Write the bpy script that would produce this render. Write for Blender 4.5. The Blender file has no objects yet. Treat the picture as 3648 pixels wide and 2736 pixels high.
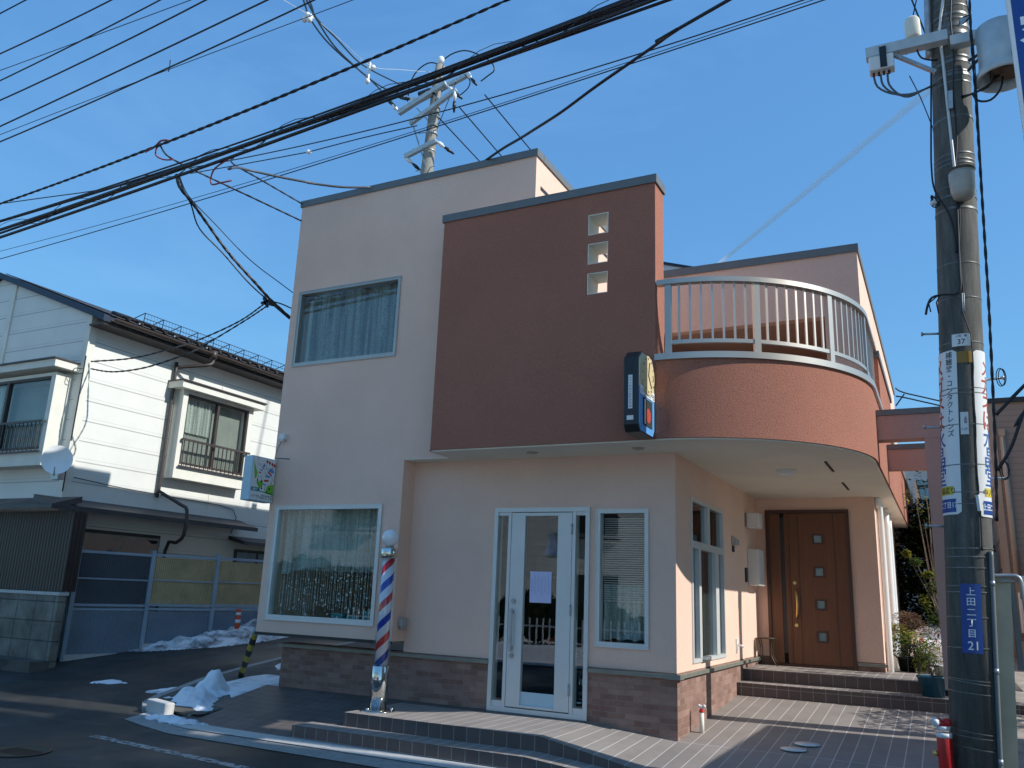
import bpy, bmesh, math, random
from mathutils import Vector, Matrix, noise
from math import radians as R, sin, cos, pi, atan2, sqrt
random.seed(7)
sc = bpy.context.scene
COL = sc.collection

# ------------------------------------------------------------------ camera
cd = bpy.data.cameras.new('camera'); cam = bpy.data.objects.new('camera', cd); COL.objects.link(cam)
cd.sensor_width = 36.0; cd.lens = 29.232; cd.clip_start = .1; cd.clip_end = 3000
def cam_axes(yaw, pit, rol):
    y, p, r = R(yaw), R(pit), R(rol)
    f = Vector((sin(y)*cos(p), cos(y)*cos(p), sin(p))); rt = Vector((cos(y), -sin(y), 0)); up = rt.cross(f)
    return rt*cos(r)+up*sin(r), -rt*sin(r)+up*cos(r), f
_r, _u, _f = cam_axes(-27.502, 14.218, 2.311)
M = Matrix((_r, _u, -_f)).transposed().to_4x4(); M.translation = Vector((2.584, -8.947, 1.291))
cam.matrix_world = M
sc.camera = cam

# ------------------------------------------------------------------ light
SUN_AZ, SUN_EL = 4.2, 36.0          # degrees: azimuth from +X towards +Y, elevation
w = bpy.data.worlds.new('World'); sc.world = w; w.use_nodes = True
nt = w.node_tree; nt.nodes.clear()
out = nt.nodes.new('ShaderNodeOutputWorld'); bg = nt.nodes.new('ShaderNodeBackground')
sky = nt.nodes.new('ShaderNodeTexSky'); sky.sky_type = 'NISHITA'; sky.sun_disc = False
sky.sun_elevation = R(SUN_EL); sky.sun_rotation = R(90-SUN_AZ); sky.altitude = 150
sky.air_density = 1.15; sky.dust_density = .25; sky.ozone_density = 2.6
bg.inputs[1].default_value = .12
# faint cirrus wisps in the sky
tc = nt.nodes.new('ShaderNodeTexCoord'); mp = nt.nodes.new('ShaderNodeMapping'); mp.inputs['Scale'].default_value = (1.6, 1.6, 5.0)
nz = nt.nodes.new('ShaderNodeTexNoise'); nz.inputs['Scale'].default_value = 1.7; nz.inputs['Detail'].default_value = 7; nz.inputs['Roughness'].default_value = .6; nz.inputs['Distortion'].default_value = .6
cr = nt.nodes.new('ShaderNodeValToRGB'); cr.color_ramp.elements[0].position = .5; cr.color_ramp.elements[1].position = .85
cr.color_ramp.elements[1].color = (.18, .18, .18, 1)
mx = nt.nodes.new('ShaderNodeMixRGB'); mx.inputs[2].default_value = (5.5, 6.4, 7.6, 1)
nt.links.new(tc.outputs['Generated'], mp.inputs[0]); nt.links.new(mp.outputs[0], nz.inputs['Vector']); nt.links.new(nz.outputs[0], cr.inputs[0])
nt.links.new(cr.outputs[0], mx.inputs[0]); nt.links.new(sky.outputs[0], mx.inputs[1])
tnt = nt.nodes.new('ShaderNodeMixRGB'); tnt.blend_type = 'MULTIPLY'; tnt.inputs[0].default_value = 1; tnt.inputs[2].default_value = (.31, .46, .40, 1)
add_ = nt.nodes.new('ShaderNodeMixRGB'); add_.blend_type = 'ADD'; add_.inputs[0].default_value = 1; add_.inputs[2].default_value = (.30, .89, 2.38, 1)
nt.links.new(mx.outputs[0], tnt.inputs[1]); nt.links.new(tnt.outputs[0], add_.inputs[1]); nt.links.new(add_.outputs[0], bg.inputs[0]); nt.links.new(bg.outputs[0], out.inputs[0])
sl = bpy.data.lights.new('sun', 'SUN'); sun = bpy.data.objects.new('sun', sl); COL.objects.link(sun)
sl.energy = 3.0; sl.angle = R(.55); sl.color = (1, .985, .95)
sd = Vector((cos(R(SUN_EL))*cos(R(SUN_AZ)), cos(R(SUN_EL))*sin(R(SUN_AZ)), sin(R(SUN_EL))))
sun.rotation_euler = sd.to_track_quat('Z', 'Y').to_euler(); sun.location = (20, 2, 30)
sc.view_settings.view_transform = 'Standard'; sc.view_settings.look = 'None'
sc.view_settings.exposure = 0.7; sc.view_settings.gamma = 1.0
sc.render.engine = 'CYCLES'
sc.cycles.transparent_max_bounces = 16

# ------------------------------------------------------------------ helpers
def tag(o, label=None, cat=None, group=None, kind=None):
    if label: o['label'] = label
    if cat: o['category'] = cat
    if group: o['group'] = group
    if kind: o['kind'] = kind
    return o
def thing(name, label, cat, loc=(0, 0, 0), rz=0, group=None, rot=None):
    o = bpy.data.objects.new(name, None); COL.objects.link(o); o.empty_display_size = .1
    o.location = loc; o.rotation_euler = rot if rot else (0, 0, rz)
    return tag(o, label, cat, group)
def root_of(o):
    while o.parent: o = o.parent
    return o
def smoothp(pts, m=5):
    P = [Vector(p) for p in pts]
    if len(P) < 3: return P
    out_ = []
    for i in range(len(P)-1):
        a, b, c, d = P[max(i-1, 0)], P[i], P[i+1], P[min(i+2, len(P)-1)]
        for k in range(m):
            t = k/m; out_.append(.5*((2*b)+(c-a)*t+(2*a-5*b+4*c-d)*t*t+(3*b-a-3*c+d)*t**3))
    out_.append(P[-1]); return out_
class MB:
    def __init__(s): s.b = bmesh.new()
    def face(s, pts, mi=0):
        f = s.b.faces.new([s.b.verts.new(p) for p in pts]); f.material_index = mi; return f
    def box(s, x0, x1, y0, y1, z0, z1, mi=0):
        v = [s.b.verts.new((x, y, z)) for x in (x0, x1) for y in (y0, y1) for z in (z0, z1)]
        for q in ((0, 1, 3, 2), (4, 6, 7, 5), (0, 4, 5, 1), (2, 3, 7, 6), (0, 2, 6, 4), (1, 5, 7, 3)):
            f = s.b.faces.new([v[i] for i in q]); f.material_index = mi
        return s
    def obox(s, c, ax, ay, az, hx, hy, hz, mi=0):
        c = Vector(c); ax, ay, az = Vector(ax).normalized(), Vector(ay).normalized(), Vector(az).normalized()
        v = [s.b.verts.new(c+ax*i*hx+ay*j*hy+az*k*hz) for i in (-1, 1) for j in (-1, 1) for k in (-1, 1)]
        for q in ((0, 1, 3, 2), (4, 6, 7, 5), (0, 4, 5, 1), (2, 3, 7, 6), (0, 2, 6, 4), (1, 5, 7, 3)):
            f = s.b.faces.new([v[i] for i in q]); f.material_index = mi
        return s
    def bar(s, p0, p1, w, h, up=(0, 0, 1), mi=0):
        p0, p1 = Vector(p0), Vector(p1); d = (p1-p0); L = d.length; d.normalize()
        sd_ = d.cross(Vector(up));
        if sd_.length < 1e-4: sd_ = d.cross(Vector((1, 0, 0)))
        sd_.normalize(); u = sd_.cross(d)
        return s.obox((p0+p1)/2, d, sd_, u, L/2, w/2, h/2, mi)
    def prism(s, pts, z0, z1, mi=0, axis='z'):
        def P(a, b, c):
            return (a, b, c) if axis == 'z' else ((a, c, b) if axis == 'y' else (c, a, b))
        lo = [s.b.verts.new(P(a, b, z0)) for a, b in pts]; hi = [s.b.verts.new(P(a, b, z1)) for a, b in pts]
        n = len(pts); fs = [s.b.faces.new(lo[::-1]), s.b.faces.new(hi)]
        for i in range(n): fs.append(s.b.faces.new((lo[i], lo[(i+1) % n], hi[(i+1) % n], hi[i])))
        for f in fs: f.material_index = mi
        return s
    def tube(s, pts, r, n=8, caps=True, mi=0, smooth=True):
        if 4 <= len(pts) <= 20 and not isinstance(r, (list, tuple)): pts = smoothp(pts, 3)
        pts = [Vector(p) for p in pts]; rings = []
        rr = r if isinstance(r, (list, tuple)) else [r]*len(pts)
        prev = None
        for i, p in enumerate(pts):
            d = (pts[min(i+1, len(pts)-1)]-pts[max(i-1, 0)])
            if d.length < 1e-9: d = Vector((0, 0, 1))
            d.normalize()
            if prev is None:
                a = d.cross(Vector((0, 0, 1)))
                if a.length < .05: a = d.cross(Vector((1, 0, 0)))
            else: a = prev-d*prev.dot(d)
            a.normalize(); prev = a; b = d.cross(a)
            rings.append([s.b.verts.new(p+(a*cos(2*pi*k/n)+b*sin(2*pi*k/n))*rr[i]) for k in range(n)])
        for i in range(len(rings)-1):
            for k in range(n):
                f = s.b.faces.new((rings[i][k], rings[i][(k+1) % n], rings[i+1][(k+1) % n], rings[i+1][k])); f.smooth = smooth; f.material_index = mi
        if caps:
            for q in (rings[0][::-1], rings[-1]):
                f = s.b.faces.new(q); f.material_index = mi
        return s
    def cyl(s, p0, p1, r0, r1=None, n=20, mi=0, caps=True):
        return s.tube([p0, p1], [r0, r0 if r1 is None else r1], n, caps, mi)
    def lathe(s, prof, c=(0, 0, 0), n=32, mi=0):
        rings = [[s.b.verts.new((c[0]+r*cos(2*pi*k/n), c[1]+r*sin(2*pi*k/n), c[2]+z)) for k in range(n)] for r, z in prof]
        for i in range(len(rings)-1):
            for k in range(n):
                f = s.b.faces.new((rings[i][k], rings[i][(k+1) % n], rings[i+1][(k+1) % n], rings[i+1][k])); f.smooth = True; f.material_index = mi
        for q, r in ((rings[0][::-1], prof[0][0]), (rings[-1], prof[-1][0])):
            if r > 1e-4: s.b.faces.new(q).material_index = mi
        return s
    def sphere(s, c, r, n=16, sz=1, mi=0):
        m = Matrix.Translation(c) @ Matrix.Diagonal((r, r, r*sz, 1))
        res = bmesh.ops.create_uvsphere(s.b, u_segments=n, v_segments=max(6, n//2), radius=1, matrix=m)
        for v in res['verts']:
            for f in v.link_faces: f.smooth = True; f.material_index = mi
        return s
    def build(s, name, mat, parent=None, bevel=0, local=False, smooth=False, kind=None, label=None):
        bmesh.ops.recalc_face_normals(s.b, faces=s.b.faces)
        if bevel:
            es = [e for e in s.b.edges if len(e.link_faces) == 2 and e.calc_face_angle(0) > .7]
            bmesh.ops.bevel(s.b, geom=es, offset=bevel, segments=2, affect='EDGES', profile=.5)
        if parent is not None and not local:
            L = Vector((0, 0, 0)); q = parent
            while q: L += Vector(q.location); q = q.parent
            bmesh.ops.translate(s.b, verts=s.b.verts, vec=-L)
        me = bpy.data.meshes.new(name); s.b.to_mesh(me); s.b.free()
        mats = mat if isinstance(mat, (list, tuple)) else [mat]
        for m_ in mats: me.materials.append(m_)
        if smooth:
            for p in me.polygons: p.use_smooth = True
        o = bpy.data.objects.new(name, me); COL.objects.link(o)
        if parent is not None: o.parent = parent
        if kind: o['kind'] = kind
        if label: o['label'] = label
        return o
def gridwall(axis, c0, c1, us, zs, solid):
    """wall between planes axis=c0..c1; us / zs are sorted break lines, solid(u,z) tells where it stands"""
    mb = MB(); b = mb.b; V = {}
    def v(i, j, k):
        key = (i, j, k)
        if key not in V:
            c = (c0, c1)[k]
            V[key] = b.verts.new((c, us[i], zs[j]) if axis == 'x' else (us[i], c, zs[j]))
        return V[key]
    S = [[solid((us[i]+us[i+1])/2, (zs[j]+zs[j+1])/2) for j in range(len(zs)-1)] for i in range(len(us)-1)]
    g = lambda i, j: 0 <= i < len(us)-1 and 0 <= j < len(zs)-1 and S[i][j]
    for i in range(len(us)-1):
        for j in range(len(zs)-1):
            if not S[i][j]: continue
            for k in (0, 1): b.faces.new((v(i, j, k), v(i+1, j, k), v(i+1, j+1, k), v(i, j+1, k)))
            if not g(i-1, j): b.faces.new((v(i, j, 0), v(i, j+1, 0), v(i, j+1, 1), v(i, j, 1)))
            if not g(i+1, j): b.faces.new((v(i+1, j, 0), v(i+1, j+1, 0), v(i+1, j+1, 1), v(i+1, j, 1)))
            if not g(i, j-1): b.faces.new((v(i, j, 0), v(i+1, j, 0), v(i+1, j, 1), v(i, j, 1)))
            if not g(i, j+1): b.faces.new((v(i, j+1, 0), v(i+1, j+1, 0), v(i+1, j+1, 1), v(i, j+1, 1)))
    return mb
def inr(u, z, r): return r[0] < u < r[1] and r[2] < z < r[3]
def text(name, s, size, mat, parent, pos, face='-y', align='CENTER', space=1.0, squash=1.0, extrude=.0, lh=1.0, wrap=None):
    """lettering as a flat mesh; face '-y' or '+x'; pos is the centre in world space"""
    cu = bpy.data.curves.new(name, 'FONT'); cu.body = s; cu.size = size; cu.align_x = align; cu.align_y = 'CENTER'
    cu.offset = size*.008; cu.space_character = space; cu.space_line = lh; cu.extrude = extrude
    to = bpy.data.objects.new(name, cu); COL.objects.link(to)
    dg = bpy.context.evaluated_depsgraph_get(); dg.update()
    me = bpy.data.meshes.new_from_object(to.evaluated_get(dg))
    bpy.data.objects.remove(to); bpy.data.curves.remove(cu)
    if wrap:        # fine enough to follow the round pole
        tb = bmesh.new(); tb.from_mesh(me)
        for _ in range(4):
            es = [e for e in tb.edges if abs(e.verts[0].co.x-e.verts[1].co.x) > .012]
            if not es: break
            bmesh.ops.subdivide_edges(tb, edges=es, cuts=1); bmesh.ops.triangulate(tb, faces=[f for f in tb.faces if len(f.verts) > 3])
        tb.to_mesh(me); tb.free()
    L = Vector((0, 0, 0)); q = parent
    while q: L += Vector(q.location); q = q.parent
    P = Vector(pos)
    ys = [v.co.y for v in me.vertices]; mid = (max(ys)+min(ys))/2 if ys else 0
    xs = [v.co.x for v in me.vertices]; midx = (max(xs)+min(xs))/2 if xs and align == 'CENTER' else 0
    for v in me.vertices:
        x, y, e = (v.co.x-midx)*squash, v.co.y-mid, v.co.z
        if wrap: v.co = Vector(wrap(x, P.z+y))-L
        elif face == '-y': v.co = P+Vector((x, -e, y))-L
        else: v.co = P+Vector((e, x, y))-L
    me.materials.clear(); me.materials.append(mat); me.name = name
    o = bpy.data.objects.new(name, me); COL.objects.link(o); o.parent = parent
    return o

# ------------------------------------------------------------------ materials
def newmat(name):
    m = bpy.data.materials.new(name); m.use_nodes = True; nt = m.node_tree
    return m, nt, nt.nodes['Principled BSDF'], nt.nodes['Material Output']
def N(nt, t, **kw):
    n = nt.nodes.new(t)
    for k, v_ in kw.items():
        if k in n.inputs: n.inputs[k].default_value = v_
        else: setattr(n, k, v_)
    return n
def geo_uv(nt):
    """position on the surface: (x,y) on floors, (x+y,z) on walls"""
    g = N(nt, 'ShaderNodeNewGeometry'); s = N(nt, 'ShaderNodeSeparateXYZ'); nt.links.new(g.outputs['Position'], s.inputs[0])
    sn = N(nt, 'ShaderNodeSeparateXYZ'); nt.links.new(g.outputs['True Normal'], sn.inputs[0])
    ab = N(nt, 'ShaderNodeMath', operation='ABSOLUTE'); nt.links.new(sn.outputs[2], ab.inputs[0])
    gt = N(nt, 'ShaderNodeMath', operation='GREATER_THAN'); nt.links.new(ab.outputs[0], gt.inputs[0]); gt.inputs[1].default_value = .6
    ad = N(nt, 'ShaderNodeMath', operation='ADD'); nt.links.new(s.outputs[0], ad.inputs[0]); nt.links.new(s.outputs[1], ad.inputs[1])
    a = N(nt, 'ShaderNodeCombineXYZ'); nt.links.new(s.outputs[0], a.inputs[0]); nt.links.new(s.outputs[1], a.inputs[1])
    b = N(nt, 'ShaderNodeCombineXYZ'); nt.links.new(ad.outputs[0], b.inputs[0]); nt.links.new(s.outputs[2], b.inputs[1])
    m = N(nt, 'ShaderNodeMix', data_type='VECTOR'); nt.links.new(gt.outputs[0], m.inputs[0]); nt.links.new(b.outputs[0], m.inputs[4]); nt.links.new(a.outputs[0], m.inputs[5])
    return m.outputs[1], g, s
def noise_tex(nt, scale, detail=4, rough=.55, vec=None, dist=0):
    n = N(nt, 'ShaderNodeTexNoise'); n.inputs['Scale'].default_value = scale; n.inputs['Detail'].default_value = detail
    n.inputs['Roughness'].default_value = rough; n.inputs['Distortion'].default_value = dist
    if vec is None:
        g = N(nt, 'ShaderNodeNewGeometry'); vec = g.outputs['Position']
    nt.links.new(vec, n.inputs['Vector']); return n
def rgb(c): return (c[0], c[1], c[2], 1)
def ramp(nt, fac, stops):
    r = N(nt, 'ShaderNodeValToRGB'); els = r.color_ramp.elements
    while len(els) < len(stops): els.new(.5)
    for e, (p, c) in zip(els, stops):
        e.position = p; e.color = rgb(c) if isinstance(c, (list, tuple)) else (c, c, c, 1)
    nt.links.new(fac, r.inputs[0]); return r
def pm(name, col, rough=.6, metal=0, var=.12, vs=3, bump=0, bs=200, spec=.5, coat=0):
    """plain painted / metal / concrete surface with some tonal unevenness and grain"""
    m, nt, p, o = newmat(name)
    p.inputs['Roughness'].default_value = rough; p.inputs['Metallic'].default_value = metal; p.inputs['Specular IOR Level'].default_value = spec
    p.inputs['Coat Weight'].default_value = coat
    n = noise_tex(nt, vs, 5)
    r = ramp(nt, n.outputs[0], ((.3, [c*(1-var) for c in col]), (.7, [min(1, c*(1+var)) for c in col])))
    nt.links.new(r.outputs[0], p.inputs['Base Color'])
    if bump:
        b = N(nt, 'ShaderNodeBump'); b.inputs['Strength'].default_value = bump; b.inputs['Distance'].default_value = .004
        n2 = noise_tex(nt, bs, 3); nt.links.new(n2.outputs[0], b.inputs['Height']); nt.links.new(b.outputs[0], p.inputs['Normal'])
    return m
def stucco(name, col, dark=.75, scale=55, strength=.6, speck=.25, dist=.012):
    m, nt, p, o = newmat(name); p.inputs['Roughness'].default_value = .92; p.inputs['Specular IOR Level'].default_value = .15
    big = noise_tex(nt, .9, 5, .6); fine = noise_tex(nt, scale, 5, .7)
    r1 = ramp(nt, big.outputs[0], ((.3, [c*.93 for c in col]), (.7, [min(1, c*1.05) for c in col])))
    r2 = ramp(nt, fine.outputs[0], ((.3, 1-speck), (.52, 1), (.75, 1+speck*.5)))
    mx = N(nt, 'ShaderNodeMix', data_type='RGBA', blend_type='MULTIPLY'); mx.inputs[0].default_value = 1
    nt.links.new(r1.outputs[0], mx.inputs[6]); nt.links.new(r2.outputs[0], mx.inputs[7]); nt.links.new(mx.outputs[2], p.inputs['Base Color'])
    b = N(nt, 'ShaderNodeBump'); b.inputs['Strength'].default_value = strength; b.inputs['Distance'].default_value = dist
    nt.links.new(fine.outputs[0], b.inputs['Height']); nt.links.new(b.outputs[0], p.inputs['Normal'])
    return m
def bricks(name, c1, c2, mortar, bw, rh, ms, offset=.5, rough=.8, bump=.6, vsc=6, var=.25, shift=(0, 0, 0), spec=.3):
    m, nt, p, o = newmat(name); p.inputs['Roughness'].default_value = rough; p.inputs['Specular IOR Level'].default_value = spec
    uv, g, s = geo_uv(nt)
    mp_ = N(nt, 'ShaderNodeMapping'); mp_.inputs['Location'].default_value = shift; nt.links.new(uv, mp_.inputs[0])
    b = N(nt, 'ShaderNodeTexBrick'); b.offset = offset; b.squash = 1
    for k, v_ in (('Color1', rgb(c1)), ('Color2', rgb(c2)), ('Mortar', rgb(mortar)), ('Scale', 1.0), ('Mortar Size', ms), ('Mortar Smooth', .1), ('Bias', 0.0), ('Brick Width', bw), ('Row Height', rh)):
        b.inputs[k].default_value = v_
    nt.links.new(mp_.outputs[0], b.inputs['Vector'])
    n = noise_tex(nt, vsc, 5, .65)
    r = ramp(nt, n.outputs[0], ((.3, 1-var), (.7, 1+var*.6)))
    n3 = noise_tex(nt, 260, 2, .6); r3 = ramp(nt, n3.outputs[0], ((.35, .9), (.65, 1.1)))
    mx = N(nt, 'ShaderNodeMix', data_type='RGBA', blend_type='MULTIPLY'); mx.inputs[0].default_value = 1
    nt.links.new(b.outputs['Color'], mx.inputs[6]); nt.links.new(r.outputs[0], mx.inputs[7])
    mx2 = N(nt, 'ShaderNodeMix', data_type='RGBA', blend_type='MULTIPLY'); mx2.inputs[0].default_value = 1
    nt.links.new(mx.outputs[2], mx2.inputs[6]); nt.links.new(r3.outputs[0], mx2.inputs[7])
    nt.links.new(mx2.outputs[2], p.inputs['Base Color'])
    bp_ = N(nt, 'ShaderNodeBump'); bp_.inputs['Strength'].default_value = bump; bp_.inputs['Distance'].default_value = .004; bp_.invert = True
    nt.links.new(b.outputs['Fac'], bp_.inputs['Height']); nt.links.new(bp_.outputs[0], p.inputs['Normal'])
    return m
def glassm(name, tint=(.62, .74, .72), refl=1.0, rough=.0):
    m, nt, p, o = newmat(name); nt.nodes.remove(p)
    t = N(nt, 'ShaderNodeBsdfTransparent'); t.inputs[0].default_value = rgb(tint)
    g = N(nt, 'ShaderNodeBsdfGlossy'); g.inputs['Roughness'].default_value = rough; g.inputs['Color'].default_value = (.95, .97, 1, 1)
    lw = N(nt, 'ShaderNodeLayerWeight'); lw.inputs[0].default_value = .5
    pw = N(nt, 'ShaderNodeMath', operation='POWER'); nt.links.new(lw.outputs['Facing'], pw.inputs[0]); pw.inputs[1].default_value = 4.0
    ml = N(nt, 'ShaderNodeMath', operation='MULTIPLY_ADD', use_clamp=True); nt.links.new(pw.outputs[0], ml.inputs[0]); ml.inputs[1].default_value = .55; ml.inputs[2].default_value = .14*refl
    n = noise_tex(nt, 1.3, 2); b = N(nt, 'ShaderNodeBump'); b.inputs['Strength'].default_value = .02; b.inputs['Distance'].default_value = .03
    nt.links.new(n.outputs[0], b.inputs['Height']); nt.links.new(b.outputs[0], g.inputs['Normal'])
    x = N(nt, 'ShaderNodeMixShader'); nt.links.new(ml.outputs[0], x.inputs[0])
    nt.links.new(t.outputs[0], x.inputs[1]); nt.links.new(g.outputs[0], x.inputs[2]); nt.links.new(x.outputs[0], o.inputs[0])
    return m
def lace(name, col=(.75, .8, .78), lo=.45, hi=.95, scale=28):
    m, nt, p, o = newmat(name); p.inputs['Base Color'].default_value = rgb(col); p.inputs['Roughness'].default_value = .9
    t = N(nt, 'ShaderNodeBsdfTransparent')
    v = N(nt, 'ShaderNodeTexVoronoi'); v.inputs['Scale'].default_value = scale
    g = N(nt, 'ShaderNodeNewGeometry'); nt.links.new(g.outputs['Position'], v.inputs['Vector'])
    n = noise_tex(nt, scale*.4, 4, .7)
    ml = N(nt, 'ShaderNodeMath', operation='MULTIPLY'); nt.links.new(v.outputs[0], ml.inputs[0]); nt.links.new(n.outputs[0], ml.inputs[1])
    r = ramp(nt, ml.outputs[0], ((.12, lo), (.3, hi)))
    mpf = N(nt, 'ShaderNodeMapping'); mpf.inputs['Scale'].default_value = (9, 9, .35); nt.links.new(g.outputs['Position'], mpf.inputs[0])
    nf = noise_tex(nt, 1.6, 3, .6, mpf.outputs[0]); rf = ramp(nt, nf.outputs[0], ((.35, [c*.45 for c in col]), (.6, col))); nt.links.new(rf.outputs[0], p.inputs['Base Color'])  # fold shading put into the lace colour as vertical bands
    x = N(nt, 'ShaderNodeMixShader'); nt.links.new(r.outputs[0], x.inputs[0]); nt.links.new(t.outputs[0], x.inputs[1]); nt.links.new(p.outputs[0], x.inputs[2]); nt.links.new(x.outputs[0], o.inputs[0])
    return m
def siding(name, col, pitch, groove=.03, rough=.55, vjoint=0, dirt=.12):
    """horizontal cladding boards with a dark joint and a small step"""
    m, nt, p, o = newmat(name); p.inputs['Roughness'].default_value = rough
    g = N(nt, 'ShaderNodeNewGeometry'); s = N(nt, 'ShaderNodeSeparateXYZ'); nt.links.new(g.outputs['Position'], s.inputs[0])
    d = N(nt, 'ShaderNodeMath', operation='DIVIDE'); nt.links.new(s.outputs[2], d.inputs[0]); d.inputs[1].default_value = pitch
    f = N(nt, 'ShaderNodeMath', operation='FRACT'); nt.links.new(d.outputs[0], f.inputs[0])
    k = groove/pitch
    r = ramp(nt, f.outputs[0], ((0, .55), (k*.5, .6), (k, 1), (k*2.6, 1), (k*3.0, .82), (k*3.6, 1)))
    n = noise_tex(nt, 1.1, 6, .65); rn = ramp(nt, n.outputs[0], ((.3, [c*(1-dirt) for c in col]), (.7, col)))
    mx = N(nt, 'ShaderNodeMix', data_type='RGBA', blend_type='MULTIPLY'); mx.inputs[0].default_value = 1
    nt.links.new(rn.outputs[0], mx.inputs[6]); nt.links.new(r.outputs[0], mx.inputs[7]); last = mx.outputs[2]
    nt.links.new(last, p.inputs['Base Color'])
    b = N(nt, 'ShaderNodeBump'); b.inputs['Strength'].default_value = .7; b.inputs['Distance'].default_value = .01
    nt.links.new(r.outputs[0], b.inputs['Height']); nt.links.new(b.outputs[0], p.inputs['Normal'])
    return m
def ribbed(name, col, pitch, rough=.5, alpha=1.0, metal=0, depth=.5, dirt=.15):
    """vertical corrugation"""
    m, nt, p, o = newmat(name); p.inputs['Roughness'].default_value = rough; p.inputs['Metallic'].default_value = metal
    uv, g, s = geo_uv(nt); sp = N(nt, 'ShaderNodeSeparateXYZ'); nt.links.new(uv, sp.inputs[0])
    a = N(nt, 'ShaderNodeMath', operation='MULTIPLY'); a.inputs[1].default_value = 2*pi/pitch; nt.links.new(sp.outputs[0], a.inputs[0])
    q = N(nt, 'ShaderNodeMath', operation='SINE'); nt.links.new(a.outputs[0], q.inputs[0])
    n = noise_tex(nt, 2.2, 5, .65); rn = ramp(nt, n.outputs[0], ((.3, [c*(1-dirt) for c in col]), (.7, [min(1, c*(1+dirt)) for c in col])))
    rq = ramp(nt, q.outputs[0], ((0, .72), (.6, 1.0)))
    mx = N(nt, 'ShaderNodeMix', data_type='RGBA', blend_type='MULTIPLY'); mx.inputs[0].default_value = 1
    nt.links.new(rn.outputs[0], mx.inputs[6]); nt.links.new(rq.outputs[0], mx.inputs[7]); nt.links.new(mx.outputs[2], p.inputs['Base Color'])
    b = N(nt, 'ShaderNodeBump'); b.inputs['Strength'].default_value = depth; b.inputs['Distance'].default_value = .01
    nt.links.new(q.outputs[0], b.inputs['Height']); nt.links.new(b.outputs[0], p.inputs['Normal'])
    if alpha < 1:
        t = N(nt, 'ShaderNodeBsdfTransparent'); t.inputs[0].default_value = rgb([min(1, c*2.2+.1) for c in col])
        x = N(nt, 'ShaderNodeMixShader'); x.inputs[0].default_value = alpha
        nt.links.new(t.outputs[0], x.inputs[1]); nt.links.new(p.outputs[0], x.inputs[2]); nt.links.new(x.outputs[0], o.inputs[0])
    return m
def wood(name, c1, c2):
    m, nt, p, o = newmat(name); p.inputs['Roughness'].default_value = .42
    g = N(nt, 'ShaderNodeNewGeometry'); mp_ = N(nt, 'ShaderNodeMapping'); mp_.inputs['Scale'].default_value = (30, 30, 1.2); nt.links.new(g.outputs['Position'], mp_.inputs[0])
    n = noise_tex(nt, 1.6, 7, .7, mp_.outputs[0], 1.0)
    r = ramp(nt, n.outputs[0], ((.3, c1), (.7, c2))); nt.links.new(r.outputs[0], p.inputs['Base Color'])
    b = N(nt, 'ShaderNodeBump'); b.inputs['Strength'].default_value = .15; b.inputs['Distance'].default_value = .003; nt.links.new(n.outputs[0], b.inputs['Height']); nt.links.new(b.outputs[0], p.inputs['Normal'])
    return m
def concrete(name, col, streak=.35, scale=2.5):
    m, nt, p, o = newmat(name); p.inputs['Roughness'].default_value = .85
    g = N(nt, 'ShaderNodeNewGeometry'); mp_ = N(nt, 'ShaderNodeMapping'); mp_.inputs['Scale'].default_value = (7, 7, .9); nt.links.new(g.outputs['Position'], mp_.inputs[0])
    n = noise_tex(nt, scale*.7, 6, .65, mp_.outputs[0]); n2 = noise_tex(nt, 90, 4, .7)
    r = ramp(nt, n.outputs[0], ((.28, [c*(1-streak) for c in col]), (.72, [c*(1+streak*.5) for c in col])))
    r2 = ramp(nt, n2.outputs[0], ((.3, .78), (.7, 1.15)))
    mx = N(nt, 'ShaderNodeMix', data_type='RGBA', blend_type='MULTIPLY'); mx.inputs[0].default_value = 1
    nt.links.new(r.outputs[0], mx.inputs[6]); nt.links.new(r2.outputs[0], mx.inputs[7]); nt.links.new(mx.outputs[2], p.inputs['Base Color'])
    b = N(nt, 'ShaderNodeBump'); b.inputs['Strength'].default_value = .35; b.inputs['Distance'].default_value = .004; nt.links.new(n2.outputs[0], b.inputs['Height']); nt.links.new(b.outputs[0], p.inputs['Normal'])
    return m
def asphalt_mat():
    m, nt, p, o = newmat('asphalt')
    n = noise_tex(nt, .9, 7, .62, None, .8); n2 = noise_tex(nt, 140, 3, .7); n3 = noise_tex(nt, .35, 4, .5)
    r = ramp(nt, n.outputs[0], ((.3, (.018, .0175, .016)), (.5, (.032, .031, .028)), (.68, (.066, .060, .050))))
    r2 = ramp(nt, n2.outputs[0], ((.3, .6), (.75, 1.6)))
    mx = N(nt, 'ShaderNodeMix', data_type='RGBA', blend_type='MULTIPLY'); mx.inputs[0].default_value = 1
    nt.links.new(r.outputs[0], mx.inputs[6]); nt.links.new(r2.outputs[0], mx.inputs[7]); nt.links.new(mx.outputs[2], p.inputs['Base Color'])
    rr = ramp(nt, n3.outputs[0], ((.38, .28), (.58, .85))); nt.links.new(rr.outputs[0], p.inputs['Roughness'])
    b = N(nt, 'ShaderNodeBump'); b.inputs['Strength'].default_value = .5; b.inputs['Distance'].default_value = .006; nt.links.new(n2.outputs[0], b.inputs['Height']); nt.links.new(b.outputs[0], p.inputs['Normal'])
    return m
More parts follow.
